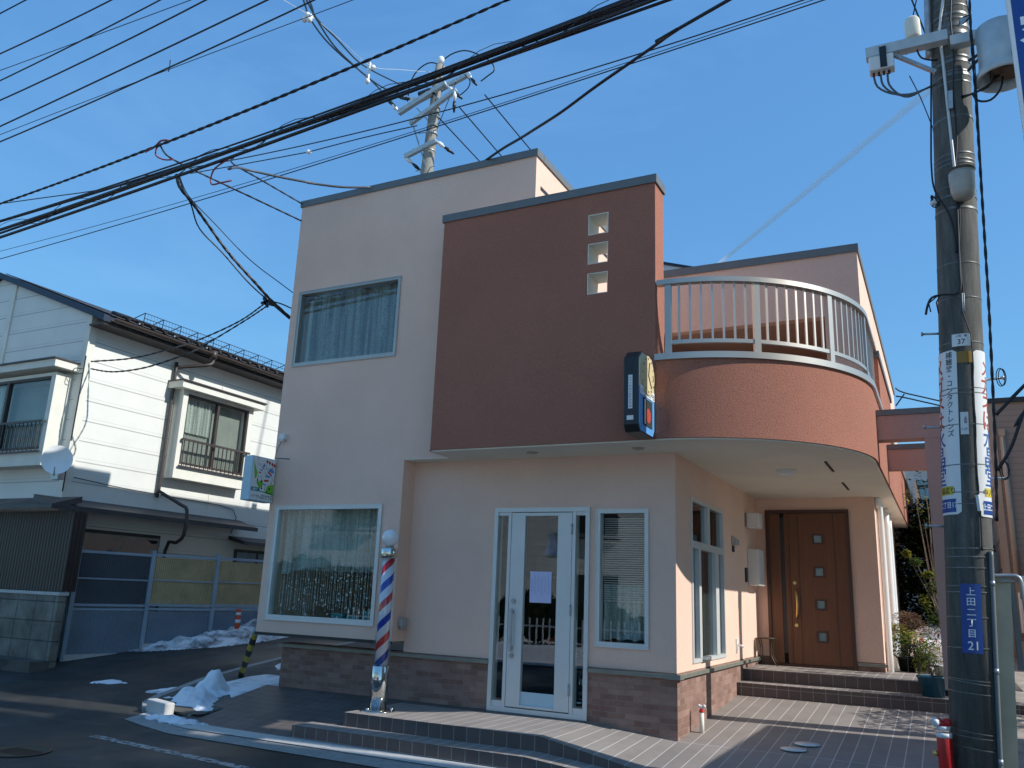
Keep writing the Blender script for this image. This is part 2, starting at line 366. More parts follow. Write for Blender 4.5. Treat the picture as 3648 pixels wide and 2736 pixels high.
def snow_mat(name, dirty=0.0):
    m, nt, p, o = newmat(name); p.inputs['Roughness'].default_value = .75; p.inputs['Subsurface Weight'].default_value = .15; p.inputs['Subsurface Radius'].default_value = (.02, .03, .04)
    n = noise_tex(nt, 3.5, 7, .68, None, .5); n2 = noise_tex(nt, 60, 4, .7)
    d = (.86-.78*dirty, .86-.79*dirty, .88-.82*dirty)
    r = ramp(nt, n.outputs[0], ((.36+.06*(1-dirty), d), (.46+.12*dirty, (.86, .88, .9))))
    nt.links.new(r.outputs[0], p.inputs['Base Color'])
    b = N(nt, 'ShaderNodeBump'); b.inputs['Strength'].default_value = .6; b.inputs['Distance'].default_value = .02
    ad = N(nt, 'ShaderNodeMath', operation='ADD'); nt.links.new(n.outputs[0], ad.inputs[0]); nt.links.new(n2.outputs[0], ad.inputs[1])
    nt.links.new(ad.outputs[0], b.inputs['Height']); nt.links.new(b.outputs[0], p.inputs['Normal'])
    return m
def leafm(name, c1, c2):
    m, nt, p, o = newmat(name); p.inputs['Roughness'].default_value = .75; p.inputs['Specular IOR Level'].default_value = .15
    n = noise_tex(nt, 9, 4, .7); r = ramp(nt, n.outputs[0], ((.35, c1), (.65, c2))); nt.links.new(r.outputs[0], p.inputs['Base Color'])
    tr = N(nt, 'ShaderNodeBsdfTranslucent'); nt.links.new(r.outputs[0], tr.inputs[0]); x = N(nt, 'ShaderNodeMixShader'); x.inputs[0].default_value = .3
    nt.links.new(p.outputs[0], x.inputs[1]); nt.links.new(tr.outputs[0], x.inputs[2]); nt.links.new(x.outputs[0], o.inputs[0]); return m
Mt = dict(
 pink=stucco('pink_stucco', (.83, .57, .445), scale=70, strength=.45, speck=.14),
 cream_soffit=pm('soffit_board', (.78, .74, .62), .8, var=.04, vs=2),
 brown=stucco('terracotta_stucco', (.40, .172, .118), scale=85, strength=.9, speck=.36, dist=.011),
 cap=pm('grey_metal_cap', (.17, .175, .17), .5, .25, var=.06, vs=5),
 alu=pm('anodised_aluminium', (.46, .43, .385), .38, .6, var=.05),
 alu_white=pm('silver_white_sash', (.66, .67, .64), .35, .15, var=.04),
 trim=pm('olive_grey_trim', (.24, .24, .20), .45, .3, var=.1, vs=8),
 dark=pm('dark_metal', (.03, .03, .03), .5, .2, var=.2),
 black=pm('black_plastic', (.018, .018, .02), .35, var=.2),
 brick=bricks('brown_brick_tile', (.225, .122, .092), (.335, .208, .165), (.27, .19, .15), .19, .060, .0045, var=.22, vsc=4),
 floor=bricks('grey_brown_floor_tile', (.28, .243, .218), (.31, .27, .24), (.56, .52, .49), .15, 3.0, .0055, offset=0, rough=.6, var=.14, vsc=2.5),
 plaza=bricks('small_dark_paving_tile', (.11, .095, .088), (.14, .12, .11), (.18, .16, .15), .15, .15, .005, offset=0, rough=.55, var=.2, vsc=2.0),
 riser=bricks('step_riser_tile', (.12, .09, .08), (.14, .105, .092), (.30, .26, .23), .15, .5, .004, offset=0, rough=.6, var=.12, vsc=3, shift=(0, 4.76, 0)),
 glass=glassm('window_glass', (.86, .92, .88), refl=.62), glass_dark=glassm('dark_window_glass', (.35, .42, .42), 1.4),
 clear=glassm('clear_tube_glass', (.93, .95, .95), .35),
 lace=lace('lace_curtain', (.50, .53, .49), .70, .98, 60), lace2=lace('patterned_lace', (.33, .37, .36), .5, .95, 60), drape=pm('pleated_drape', (.42, .47, .45), .9, var=.15, vs=12),
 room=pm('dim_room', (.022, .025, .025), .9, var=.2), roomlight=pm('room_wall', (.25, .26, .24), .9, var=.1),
 white=pm('white_paint', (.78, .78, .76), .45, var=.05), white_plastic=pm('white_plastic', (.74, .74, .71), .4, var=.04),
 wood=wood('brown_door_veneer', (.115, .039, .011), (.185, .068, .021)), wood_dark=wood('dark_door_frame', (.055, .022, .012), (.085, .034, .018)),
 brass=pm('brushed_brass', (.72, .50, .20), .28, .9, var=.05), chrome=pm('stainless_steel', (.62, .62, .60), .12, 1.0, var=.03, vs=2),
 red=pm('red_paint', (.55, .02, .018), .4, var=.1), blue=pm('blue_sign_paint', (.012, .06, .27), .4, var=.08), yellow=pm('yellow_sign_paint', (.62, .47, .03), .5, var=.08),
 ink=pm('black_ink', (.015, .015, .02), .6), redink=pm('red_ink', (.42, .05, .03), .6), blueink=pm('blue_ink', (.02, .10, .34), .6), whiteink=pm('white_ink', (.85, .87, .88), .6),
 teal=pm('teal_ink', (.02, .24, .26), .5), green=pm('light_green_ink', (.17, .50, .04), .5), lightblue=pm('light_blue_ink', (.10, .30, .60), .5),
 signbody=pm('pale_blue_sign_box', (.46, .62, .68), .5, var=.05), cable=pm('black_cable', (.012, .013, .016), .5, var=.2), cable_grey=pm('grey_cable', (.09, .10, .11), .5),
 cable_red=pm('red_cable_guard', (.22, .03, .035), .5), wire_white=pm('white_wire', (.6, .62, .6), .5), porcelain=pm('white_porcelain', (.8, .8, .78), .2),
 cream=siding('cream_cladding', (.72, .715, .655), .36, .022), cream_flat=pm('cream_trim', (.68, .66, .57), .6, var=.06),
 roof_edge=pm('dark_blue_roof_metal', (.02, .03, .05), .45, .2, var=.15), tiles=bricks('dark_roof_tile', (.05, .05, .055), (.08, .078, .08), (.02, .02, .02), .28, .28, .02, bump=1),
 canopy=pm('dark_canopy_metal', (.055, .052, .055), .5, .2, var=.2), gutter=pm('brown_gutter', (.052, .038, .032), .45, var=.12), fence=pm('blue_grey_fence_frame', (.30, .38, .45), .5, var=.08), fence_panel=ribbed('blue_corrugated_panel', (.20, .26, .32), .045),
 fence_clear=ribbed('weathered_translucent_sheet', (.14, .16, .19), .045, alpha=.55), ochre=ribbed('ochre_sheet', (.50, .39, .20), .045, dirt=.2),
 corr=ribbed('reddish_corrugated_sheet', (.038, .020, .016), .075, alpha=.9, dirt=.3), block=bricks('concrete_block', (.19, .18, .15), (.225, .21, .18), (.10, .095, .085), .46, .30, .010, offset=0, var=.6, vsc=1.7),
 pole=concrete('weathered_pole_concrete', (.125, .122, .106), .6, 3.0), bandm=pm('dull_band_steel', (.17, .175, .17), .45, .5, var=.3, vs=25), sky_pane=pm('painted_reflection_pane', (.20, .30, .34), .12), conduit=pm('grey_conduit', (.17, .19, .19), .5, .1, var=.1), pole_far=concrete('grey_pole_concrete', (.30, .28, .24), .2), galv=pm('galvanised_steel', (.42, .44, .44), .4, .6, var=.15, vs=12),  # front door pane colour has the reflected sky painted in
 galv_light=pm('pale_galvanised_arm', (.52, .56, .56), .5, .2, var=.12, vs=8),
 asphalt=asphalt_mat(), snow=snow_mat('clean_snow', 0.1), dirty_snow=snow_mat('dirty_snow', .88), slush=snow_mat('thin_snow', .35), kerb=concrete('kerb_concrete', (.56, .55, .52), .15),
 gutterc=concrete('gutter_concrete', (.34, .33, .31), .25), soil=pm('damp_soil', (.10, .09, .075), .9, var=.4, vs=3, bump=.6, bs=60), beige_post=pm('beige_post_paint', (.56, .52, .38), .5, var=.12, vs=5),
 taupe=siding('taupe_fine_cladding', (.27, .215, .175), .115, .008, dirt=.1), taupe_board=pm('taupe_board', (.36, .28, .21), .6, var=.08), leaf=leafm('green_leaf', (.05, .10, .025), (.15, .20, .05)),
 leaf_dark=leafm('dark_leaf', (.012, .022, .006), (.04, .055, .014)), leaf_yellow=leafm('yellowing_leaf', (.16, .20, .03), (.38, .33, .06)), leaf_brown=leafm('bronze_leaf', (.15, .09, .06), (.26, .17, .10)),
 bark=pm('grey_bark', (.17, .14, .11), .9, var=.3, vs=20), pot=pm('blue_glazed_pot', (.015, .09, .14), .25, var=.2, vs=10), iron=pm('bronze_iron', (.10, .075, .05), .5, .6, var=.2),
 orange=pm('orange_bounce_wall', (.55, .34, .24), .85, var=.06), paper=pm('lilac_paper', (.58, .58, .78), .8, var=.04), fpink=stucco('pink_beam_stucco', (.58, .36, .30), scale=70, strength=.3, speck=.12),  # inner wall colour carries the orange bounce light of the balcony recess
)
def barber_stripes():
    m, nt, p, o = newmat('barber_stripes'); p.inputs['Roughness'].default_value = .25
    t = N(nt, 'ShaderNodeTexCoord'); s = N(nt, 'ShaderNodeSeparateXYZ'); nt.links.new(t.outputs['Object'], s.inputs[0])
    a = N(nt, 'ShaderNodeMath', operation='ARCTAN2'); nt.links.new(s.outputs[1], a.inputs[0]); nt.links.new(s.outputs[0], a.inputs[1])
    b = N(nt, 'ShaderNodeMath', operation='DIVIDE'); nt.links.new(a.outputs[0], b.inputs[0]); b.inputs[1].default_value = 2*pi
    z = N(nt, 'ShaderNodeMath', operation='DIVIDE'); nt.links.new(s.outputs[2], z.inputs[0]); z.inputs[1].default_value = .415
    c = N(nt, 'ShaderNodeMath', operation='SUBTRACT'); nt.links.new(z.outputs[0], c.inputs[0]); nt.links.new(b.outputs[0], c.inputs[1])
    ad = N(nt, 'ShaderNodeMath', operation='ADD'); nt.links.new(c.outputs[0], ad.inputs[0]); ad.inputs[1].default_value = 10.43
    f = N(nt, 'ShaderNodeMath', operation='FRACT'); nt.links.new(ad.outputs[0], f.inputs[0])
    r = ramp(nt, f.outputs[0], ((0, (.74, .72, .76)), (.27, (.60, .015, .015)), (.5, (.74, .72, .76)), (.77, (.02, .05, .38)))); r.color_ramp.interpolation = 'CONSTANT'
    nt.links.new(r.outputs[0], p.inputs['Base Color']); return m
Mt['stripes'] = barber_stripes()
def hazard_stripes():
    m, nt, p, o = newmat('hazard_stripes'); p.inputs['Roughness'].default_value = .6
    g = N(nt, 'ShaderNodeNewGeometry'); s = N(nt, 'ShaderNodeSeparateXYZ'); nt.links.new(g.outputs['Position'], s.inputs[0])
    a = N(nt, 'ShaderNodeMath', operation='MULTIPLY'); nt.links.new(s.outputs[0], a.inputs[0]); a.inputs[1].default_value = .6
    c = N(nt, 'ShaderNodeMath', operation='ADD'); nt.links.new(s.outputs[2], c.inputs[0]); nt.links.new(a.outputs[0], c.inputs[1])
    d = N(nt, 'ShaderNodeMath', operation='DIVIDE'); nt.links.new(c.outputs[0], d.inputs[0]); d.inputs[1].default_value = .30
    f = N(nt, 'ShaderNodeMath', operation='FRACT'); nt.links.new(d.outputs[0], f.inputs[0])
    r = ramp(nt, f.outputs[0], ((0, (.02, .02, .02)), (.5, (.42, .30, .02)))); r.color_ramp.interpolation = 'CONSTANT'
    nt.links.new(r.outputs[0], p.inputs['Base Color']); return m
Mt['hazard'] = hazard_stripes()

# ------------------------------------------------------------------ ground
def Ta(x, y):
    if y < -2.3: z = -.36
    elif y < 4: z = -.36+.115*(y+2.3)
    else: z = .3645+.05*(min(y, 30)-4)
    return z
def T(x, y):
    if y < -1.6: return Ta(x, y)
    k = max(0, min(1, (-4.6-x)/.8)); return Ta(x, y)*k+Ta(x, -1.6)*(1-k)
def sheet(name, mat, xs, ys, zf, kind='structure', nz_=0):
    mb = MB(); V = [[mb.b.verts.new((x, y, zf(x, y)+(noise.noise((x*1.3, y*1.3, 0))*nz_ if nz_ else 0))) for y in ys] for x in xs]
    for i in range(len(xs)-1):
        for j in range(len(ys)-1):
            f = mb.b.faces.new((V[i][j], V[i+1][j], V[i+1][j+1], V[i][j+1])); f.smooth = True
    o = mb.build(name, mat); tag(o, kind=kind); return o
def fr(a, b, s):
    n = max(1, int(round((b-a)/s))); return [a+(b-a)*i/n for i in range(n+1)]
sheet('ground', Mt['asphalt'], [-400, -80, -30]+fr(-18, -6, 1)+fr(-5.6, -4.4, .4)+fr(-4, 8, 1)+[30, 80, 400], [-400, -80, -30]+fr(-12, -3, 3)+fr(-2.3, 4, .45)+[8, 15, 30, 80, 900], T)

# paved forecourt to the left of the steps
def zpl(x, y): return .012+(y/1.53)*.282 if y < 0 else .012
sheet('forecourt_paving', Mt['plaza'], fr(-5.55, -1.0, .5), fr(-1.53, 0.0, .25), zpl)
# flat porch and the two broad steps, folding down into the ramp
def court(x, y): return -.097+.081*y
def zramp(x, y):
    if x <= -1.0: return -.008
    t = min(1, (x+1.0)); return -.008*(1-t)+t*court(x, y)
porch = thing('tiled_porch', 'grey brown tiled porch and sloping entrance yard along the salon wall', 'porch', (0, 0, 0)); porch['kind'] = 'structure'
mb = MB(); xs = [-3.33]+fr(-1.0, 3.6, .2); ys = fr(-1.2, -.0, .2)+fr(.2, 2.79, .26)
V = {}
for i, x in enumerate(xs):
    for j, y in enumerate(ys):
        if y > 0.001 and x < 0: continue
        V[i, j] = mb.b.verts.new((x, y, zramp(x, y)))
for i in range(len(xs)-1):
    for j in range(len(ys)-1):
        q = [(i, j), (i+1, j), (i+1, j+1), (i, j+1)]
        if all(k in V for k in q): mb.b.faces.new([V[k] for k in q])
mb.build('porch_floor', Mt['floor'], porch)
mb = MB(); pr = -1e9
xe_ = [-3.33]+fr(-1.0, .6, .2)
def ztr(x): return -.145 if x <= -1 else max(-.262, -.145-(x+1)*.09)
for a, b in zip(xe_[:-1], xe_[1:]):
    mb.face([(a, -1.202, -.5), (b, -1.202, -.5), (b, -1.202, zramp(b, -1.2)-.001), (a, -1.202, zramp(a, -1.2)-.001)])
mb.face([(-3.331, -1.2, -.5), (-3.331, 0, -.5), (-3.331, 0, -.009), (-3.331, -1.2, -.009)])
mb.build('riser', Mt['riser'], porch)
mb = MB(); xt = [-3.75]+fr(-1.0, 3.6, .4)
for a, b in zip(xt[:-1], xt[1:]):
    mb.face([(a, -1.53, ztr(a)), (b, -1.53, ztr(b)), (b, -1.204, ztr(b)), (a, -1.204, ztr(a))])
mb.build('step_tread', Mt['floor'], porch)
mb = MB()
for a, b in zip(xt[:-1], xt[1:]):
    mb.face([(a, -1.532, -.5), (b, -1.532, -.5), (b, -1.532, ztr(b)-.001), (a, -1.532, ztr(a)-.001)])
mb.face([(-3.751, -1.53, -.5), (-3.751, -1.2, -.5), (-3.751, -1.2, -.146), (-3.751, -1.53, -.146)])
mb.face([(-3.75, -1.2, -.4), (-3.33, -1.2, -.4), (-3.33, -1.2, -.145), (-3.75, -1.2, -.145)])
mb.build('riser', Mt['riser'], porch)
# entrance steps in the recess
ent = thing('entrance_steps', 'two tiled steps leading up to the brown front door', 'steps', (0, 0, 0)); ent['kind'] = 'structure'
mb = MB(); mb.box(0.002, 3.4, 2.79, 3.19, -.3, .283); mb.build('step_riser', Mt['riser'], ent)
mb = MB(); mb.box(0.002, 2.35, 3.192, 4.7, -.3, .432); mb.build('step_riser', Mt['riser'], ent)
mb = MB(); mb.box(0.002, 3.4, 2.782, 3.19, .284, .29); mb.build('step_tread', Mt['floor'], ent)
mb = MB(); mb.box(0.002, 2.35, 3.184, 4.7, .433, .439); mb.build('landing', Mt['floor'], ent)
# round light tiles set in the yard
for x, y in ((1.20, .475), (1.11, .20)):
    mb = MB(); mb.lathe([(.001, .012), (.125, .012), (.125, .004)], (x, y, court(x, y)), 32)
    o = mb.build('round_cover', Mt['white_plastic'])
    tag(o, 'round pale cover in the tiled yard, %s the other' % ('farther from the street than' if y > .3 else 'nearer the street than'), 'drain cover', 'round covers in the tiled yard')

# gutter strip, kerb, side line
def strip(name, mat, up, lo, dz, label=None, cat=None, kind='structure', rows=1):
    mb = MB()
    for (a, b), (c, d) in zip(zip(up[:-1], up[1:]), zip(lo[:-1], lo[1:])):
        mb.face([(a[0], a[1], T(*a)+dz), (b[0], b[1], T(*b)+dz), (d[0], d[1], T(*d)+dz), (c[0], c[1], T(*c)+dz)])
    o = mb.build(name, mat); tag(o, label, cat, None, kind); return o
def edge(x): return -1.535 if x > -5.2 else -1.535+(-5.2-x)*.25
xs_ = fr(-6.1, 8, .5)
strip('gutter', Mt['gutterc'], [(x, edge(x)) for x in xs_], [(x, edge(x)-.42-.01*(x+6)) for x in xs_], .006)
strip('kerb_edging', Mt['kerb'], [(x, edge(x)) for x in xs_], [(x, edge(x)-.21) for x in xs_], .012)
# worn white line
m, ntw, pw, ow = newmat('worn_line_paint'); pw.inputs['Base Color'].default_value = (.45, .45, .43, 1)
tr = N(ntw, 'ShaderNodeBsdfTransparent'); nn = noise_tex(ntw, 11, 5, .7); rr_ = ramp(ntw, nn.outputs[0], ((.42, 0), (.52, .9)))
xx = N(ntw, 'ShaderNodeMixShader'); ntw.links.new(rr_.outputs[0], xx.inputs[0]); ntw.links.new(tr.outputs[0], xx.inputs[1]); ntw.links.new(pw.outputs[0], xx.inputs[2]); ntw.links.new(xx.outputs[0], ow.inputs[0])
xs_ = fr(-5.75, 9, .5)
strip('road_line', m, [(x, -2.34-.095*(x+5.6)) for x in xs_], [(x, -2.46-.095*(x+5.6)) for x in xs_], .004)
# the near side of the alley: kerb, earth strip
mb = MB()
kp = [(-6.15, -1.36), (-6.42, -1.15), (-6.6, -.8), (-6.72, -.35), (-6.9, .2), (-7.0, 1.2), (-7.05, 3), (-7.1, 6), (-7.1, 10)]
for a, b in zip(kp[:-1], kp[1:]):
    mb.bar((a[0], a[1], T(*a)+.0), (b[0], b[1], T(*b)+.0), .12, .10)
k = mb.build('kerb_line', Mt['gutterc']); tag(k, kind='structure')
mb = MB(); inner = [(-5.5, y) for _, y in kp]
for i in range(len(kp)-1):
    a, b = kp[i], kp[i+1]; c, d = (max(-5.6, a[0]+.9), a[1]), (max(-5.6, b[0]+.9), b[1])
    c = (-5.3, a[1]); d = (-5.3, b[1])
    mb.face([(a[0]+.05, a[1], T(*a)+.05), (b[0]+.05, b[1], T(*b)+.05), (d[0], d[1], T(*d)+.05), (c[0], c[1], T(*c)+.05)])
tag(mb.build('verge', Mt['soil']), kind='structure')
ks = thing('kerb_block', 'broken concrete kerb block lying in the snow at the corner', 'kerb stone', (-6.0, -1.33, T(-6, -1.33)))
mb = MB(); mb.bar((-6.14, -1.33, Ta(-9, -1.33)+.075), (-5.72, -1.42, Ta(-9, -1.42)+.075), .13, .15); mb.build('stone', Mt['kerb'], ks, bevel=.015)
mb = MB(); mb.lathe([(.29, .004), (.29, .012), (.26, .013), (.25, .006), (.001, .006)], (-5.5, -3.38, -.36), 40)
for i in range(9): mb.box(-5.70+.05*i, -5.68+.05*i, -3.5, -3.26, -.355, -.35)
tag(mb.build('manhole_cover', Mt['iron']), 'round iron manhole cover in the asphalt by the lower left corner', 'manhole cover')

# snow
def mound(name, pts, hf, mat, label, cat='snow pile', amp=.05, res=.09, fr_=3.2, group=None, base=None):
    """pts: outline polygon; height falls to the ground at its edge"""
    xs = [p[0] for p in pts]; ys = [p[1] for p in pts]
    def inside(x, y):
        c = False; n = len(pts)
        for i in range(n):
            x1, y1 = pts[i]; x2, y2 = pts[(i+1) % n]
            if (y1 > y) != (y2 > y) and x < (x2-x1)*(y-y1)/(y2-y1)+x1: c = not c
        return c
    def dist(x, y):
        d = 9
        for i in range(len(pts)):
            a = Vector(pts[i]); b = Vector(pts[(i+1) % len(pts)]); p = Vector((x, y)); ab = b-a
            t = max(0, min(1, (p-a).dot(ab)/max(1e-9, ab.dot(ab)))); d = min(d, (a+ab*t-p).length)
        return d if inside(x, y) else -d
    nx = int((max(xs)-min(xs))/res)+3; ny = int((max(ys)-min(ys))/res)+3
    mb = MB(); V = {}
    for i in range(nx):
        for j in range(ny):
            x = min(xs)-res+i*res; y = min(ys)-res+j*res; d = dist(x, y)+noise.noise((x*fr_*1.7, y*fr_*1.7, 4))*.07
            if d < -res*1.2: continue
            k = max(0, min(1, d/.28)); k = k*k*(3-2*k)
            h = hf(x, y)*k + (noise.noise((x*fr_, y*fr_, 1))+.5*noise.noise((x*fr_*2.7, y*fr_*2.7, 2)))*amp*(k+.12)
            V[i, j] = mb.b.verts.new((x, y, (T(x, y) if base is None else base)+(h+.015 if d > 0 else -.03)))
    for (i, j) in list(V):
        q = [(i, j), (i+1, j), (i+1, j+1), (i, j+1)]
        if all(k in V for k in q): f = mb.b.faces.new([V[k] for k in q]); f.smooth = True
    o = mb.build(name, mat); return tag(o, label, cat, group)
def g2(x, y, cx, cy, sx, sy): return math.exp(-((x-cx)/sx)**2-((y-cy)/sy)**2)
mound('snow_pile', [(-9.85, 1.6), (-9.5, 2.0), (-9.0, 2.5), (-8.7, 3.2), (-8.5, 5), (-8.1, 8), (-9.4, 8), (-9.6, 5), (-9.85, 3), (-10.15, 2.2), (-10.2, 1.5)],
      lambda x, y: .02+.09*g2(x, y, -9.9, 2.3, .5, .6)+.13*g2(x, y, -9.4, 3.3, .6, .8)+.32*g2(x, y, -9.4, 4.9, .7, 1.3), Mt['dirty_snow'], 'long dirty snow bank piled against the blue grey fence', amp=.085, res=.06, fr_=3.4)
mound('snow_heap', [(-6.5, -.95), (-6.45, -.3), (-6.3, .0), (-5.95, -.1), (-5.75, -.45), (-5.5, -.85), (-5.15, -1.12), (-5.3, -1.35), (-5.9, -1.25)],
      lambda x, y: .07+.23*g2(x, y, -6.10, -.40, .15, .20)+.17*g2(x, y, -5.84, -.32, .17, .14)+.10*g2(x, y, -5.95, -.85, .30, .22), Mt['snow'], 'clean white snow heap on the corner by the kerb block', amp=.06, res=.028, fr_=5.5)
mound('snow_ridge', [(-5.95, -1.62), (-5.9, -1.42), (-5.3, -1.42), (-4.95, -1.52), (-5.3, -1.68)], lambda x, y: .07, Mt['snow'], 'low strip of melting snow in front of the kerb block', amp=.04, res=.03, fr_=9)
mound('snow_patch', [(-6.55, .75), (-6.6, -.1), (-6.2, -.35), (-5.45, -.75), (-5.45, .0), (-5.45, .75), (-6.0, 1.0)], lambda x, y: .05, Mt['slush'], 'thin trampled snow sheet beside the brick base of the salon', amp=.025, res=.06)
mound('snow_patch', [(-6.75, 1.35), (-6.5, 1.05), (-5.5, 1.15), (-5.45, 1.9), (-6.3, 2.1)], lambda x, y: .10, Mt['dirty_snow'], 'small snow ridge behind the striped pole', amp=.05, res=.06)
mound('ice_patch', [(-8.4, -.5), (-8.2, -.25), (-7.85, -.3), (-8.0, -.5)], lambda x, y: .0, Mt['slush'], 'flat ice patch in the middle of the alley', 'ice', amp=.003, res=.06)
mound('ice_patch', [(-7.1, -.6), (-7.0, -.3), (-6.8, -.2), (-6.8, -.6)], lambda x, y: .0, Mt['slush'], 'flat ice patch beside the kerb', 'ice', amp=.003, res=.06)
mound('snow_patch', [(1.8, 6.6), (1.8, 9.0), (3.3, 9.0), (3.3, 6.4), (2.6, 6.2)], lambda x, y: .38+.22*g2(x, y, 2.3, 7.8, .6, .8), Mt['snow'], 'snow heaped in the shaded garden behind the potted plants', amp=.06, res=.1, base=.42)
tag(sheet('garden_soil', Mt['soil'], fr(1.72, 3.3, .5), fr(4.71, 30, 2.5), lambda x, y: .42), kind='structure')
tag(sheet('garden_edge', Mt['soil'], [2.36, 3.3], [3.2, 4.70], lambda x, y: .41), kind='structure')

# ------------------------------------------------------------------ the barber shop
SH = thing('barber_shop', 'pink stucco barber shop with a terracotta screen wall and curved balcony', 'building', (0, 0, 0))
PK = Mt['pink']
# ground floor front wall
dr = (-2.221, -.991, -.1, 2.3); w2 = (-.903, -.312, .789, 2.265)
w = gridwall('y', 0, .15, [-3.428, dr[0], dr[1], w2[0], w2[1], 0], [.563, w2[2], w2[3], dr[3], 2.907], lambda u, z: not inr(u, z, dr) and not inr(u, z, w2))
w.build('wall', PK, SH)
w = gridwall('y', -.006, .15, [-5.345, dr[0], dr[1], 0.006], [-.45, .562], lambda u, z: not inr(u, z, dr)); w.build('brick_base', Mt['brick'], SH)
# side wall with the tall window
w4 = (.616, 2.198, .63, 2.48)
w = gridwall('x', -.15, 0, [.15, w4[0], w4[1], 4.525], [.563, w4[2], w4[3], 2.907], lambda u, z: not inr(u, z, w4)); w.build('wall', PK, SH)
mb = MB(); mb.box(-.15, .004, .15, 4.5, -.45, .562); mb.build('brick_base', Mt['brick'], SH)
# door wall of the recess
ed = (.155, 1.359, 0, 2.713)
w = gridwall('y', 4.375, 4.525, [0, ed[0], ed[1], 1.717], [.563, ed[3], 2.907], lambda u, z: not inr(u, z, ed)); w.build('wall', PK, SH)
mb = MB(); mb.box(ed[1], 1.72, 4.37, 4.52, .40, .562); mb.box(.004, ed[0], 4.37, 4.52, .40, .562); mb.build('brick_base', Mt['brick'], SH)
w = gridwall('x', 1.567, 1.717, [4.525, 13], [.0, 2.907], lambda u, z: True); w.build('wall', PK, SH)
# band between stucco and brick
mb = MB()
mb.box(-5.40, dr[0], -.045, -.0065, .508, .548); mb.box(dr[1], .045, -.045, -.0065, .508, .548)
mb.box(.0065, .045, -.0065, 4.365, .508, .548); mb.box(ed[1]+.01, 1.76, 4.33, 4.368, .508, .548); mb.box(-5.40, -5.345, -.0065, .3, .508, .548)
mb.box(-.12, .052, -.052, -.045, .502, .553); mb.box(.045, .052, -.045, .10, .502, .553)
mb.build('band_trim', Mt['trim'], SH)
# projecting bay and upper storey front
XL, YB, ZT = -5.593, -.272, 6.877
w1 = (-5.445, -3.694, 4.305, 5.413); w3 = (-5.454, -3.714, .863, 2.332)
w = gridwall('y', YB, YB+.15, [XL, w1[0], w3[0]+.0001-.0001, -3.714, w1[1], -3.428, -1.706] if False else [XL, w3[0], w1[0], w3[1], w1[1], -3.428, -1.706],
             [.688, w3[2], w3[3], 2.907, w1[2], w1[3], ZT], lambda u, z: not inr(u, z, w1) and not inr(u, z, w3) and not (u > -3.428 and z < 2.907))
w.build('wall', PK, SH)
mb = MB()
mb.box(XL, XL+.15, YB+.15, 11, .688, ZT-.22); mb.box(XL, XL+.15, YB+.15, 1.45, ZT-.22, ZT)          # left flank
mb.box(-1.856, -1.706, YB+.15, 5.2, 2.95, ZT)                                                     # right flank of the upper storey
mb.box(-3.578, -3.428, YB+.15, -.0, .688, 2.907)                                                  # right cheek of the bay
mb.box(XL+.15, -1.856, 5.05, 5.2, 2.95, ZT)
mb.build('wall', PK, SH)
mb = MB(); mb.box(XL+.01, -3.44, YB+.012, .0, .66, .688); mb.build('bay_floor', Mt['trim'], SH)
mb = MB(); mb.box(XL-.01, -3.42, YB-.012, YB+.012, .655, .692); mb.box(XL-.01, XL+.02, YB, .3, .655, .692); mb.build('drip_edge', Mt['dark'], SH)
mb = MB(); mb.box(XL+.14, -1.70, YB+.14, 5.1, ZT-.5, ZT-.45); mb.build('flat_roof', Mt['dark'], SH)
# parapet caps
def cap(name, x0, x1, y0, y1, z, h=.10, o=.022):
    mb = MB(); mb.box(x0-o, x1+o, y0-o, y1+o, z, z+.012); mb.box(x0-o, x1+o, y0-o, y0-o+.014, z-h+.012, z-.001); mb.box(x0-o, x1+o, y1+o-.014, y1+o, z-h+.012, z-.001)
    mb.box(x0-o, x0-o+.014, y0-o+.0145, y1+o-.0145, z-h+.012, z-.001); mb.box(x1+o-.014, x1+o, y0-o+.0145, y1+o-.0145, z-h+.012, z-.001)
    return mb.build(name, Mt['cap'], SH)
cap('parapet_cap', XL, -1.706, YB, YB+.15, ZT); cap('parapet_cap', -1.856, -1.706, YB+.20, 5.2, ZT+.001); cap('parapet_cap', XL, XL+.15, YB+.2, 1.45, ZT+.001)
# terracotta screen wall with three square holes
xa, xb, c0, t_ = -2.739, .018, -.751, .306; zb_, zt_ = 2.912, 5.912
hs = [(-.772, -.531, 5.316, 5.567), (-.773, -.531, 4.958, 5.207), (-.776, -.532, 4.595, 4.847)]
w = gridwall('y', c0, c0+t_, [xa, -.774, -.5315, xb], sorted([zb_, zt_]+[h[2] for h in hs]+[h[3] for h in hs]), lambda u, z: not any(inr(u, z, (-.78, -.53, h[2], h[3])) and -.774 < u < -.53 for h in hs))
w.build('screen_wall', Mt['brown'], SH)
mb = MB(); mb.box(xa, -1.72, c0+t_, YB-.0015, zb_, zt_-.002); mb.build('screen_wall', Mt['brown'], SH)
mb = MB()
for h in hs:  # pale linings
    a, b, z0, z1 = -.774, -.5315, h[2], h[3]; y0, y1 = c0-.004, c0+t_+.004; t = .008
    mb.box(a, a+t, y0, y1, z0, z1); mb.box(b-t, b, y0, y1, z0, z1); mb.box(a+t, b-t, y0, y1, z0, z0+t); mb.box(a+t, b-t, y0, y1, z1-t, z1)
mb.build('hole_lining', Mt['cream_soffit'], SH)
cap('screen_cap', xa, xb, c0, c0+t_, zt_+.0)
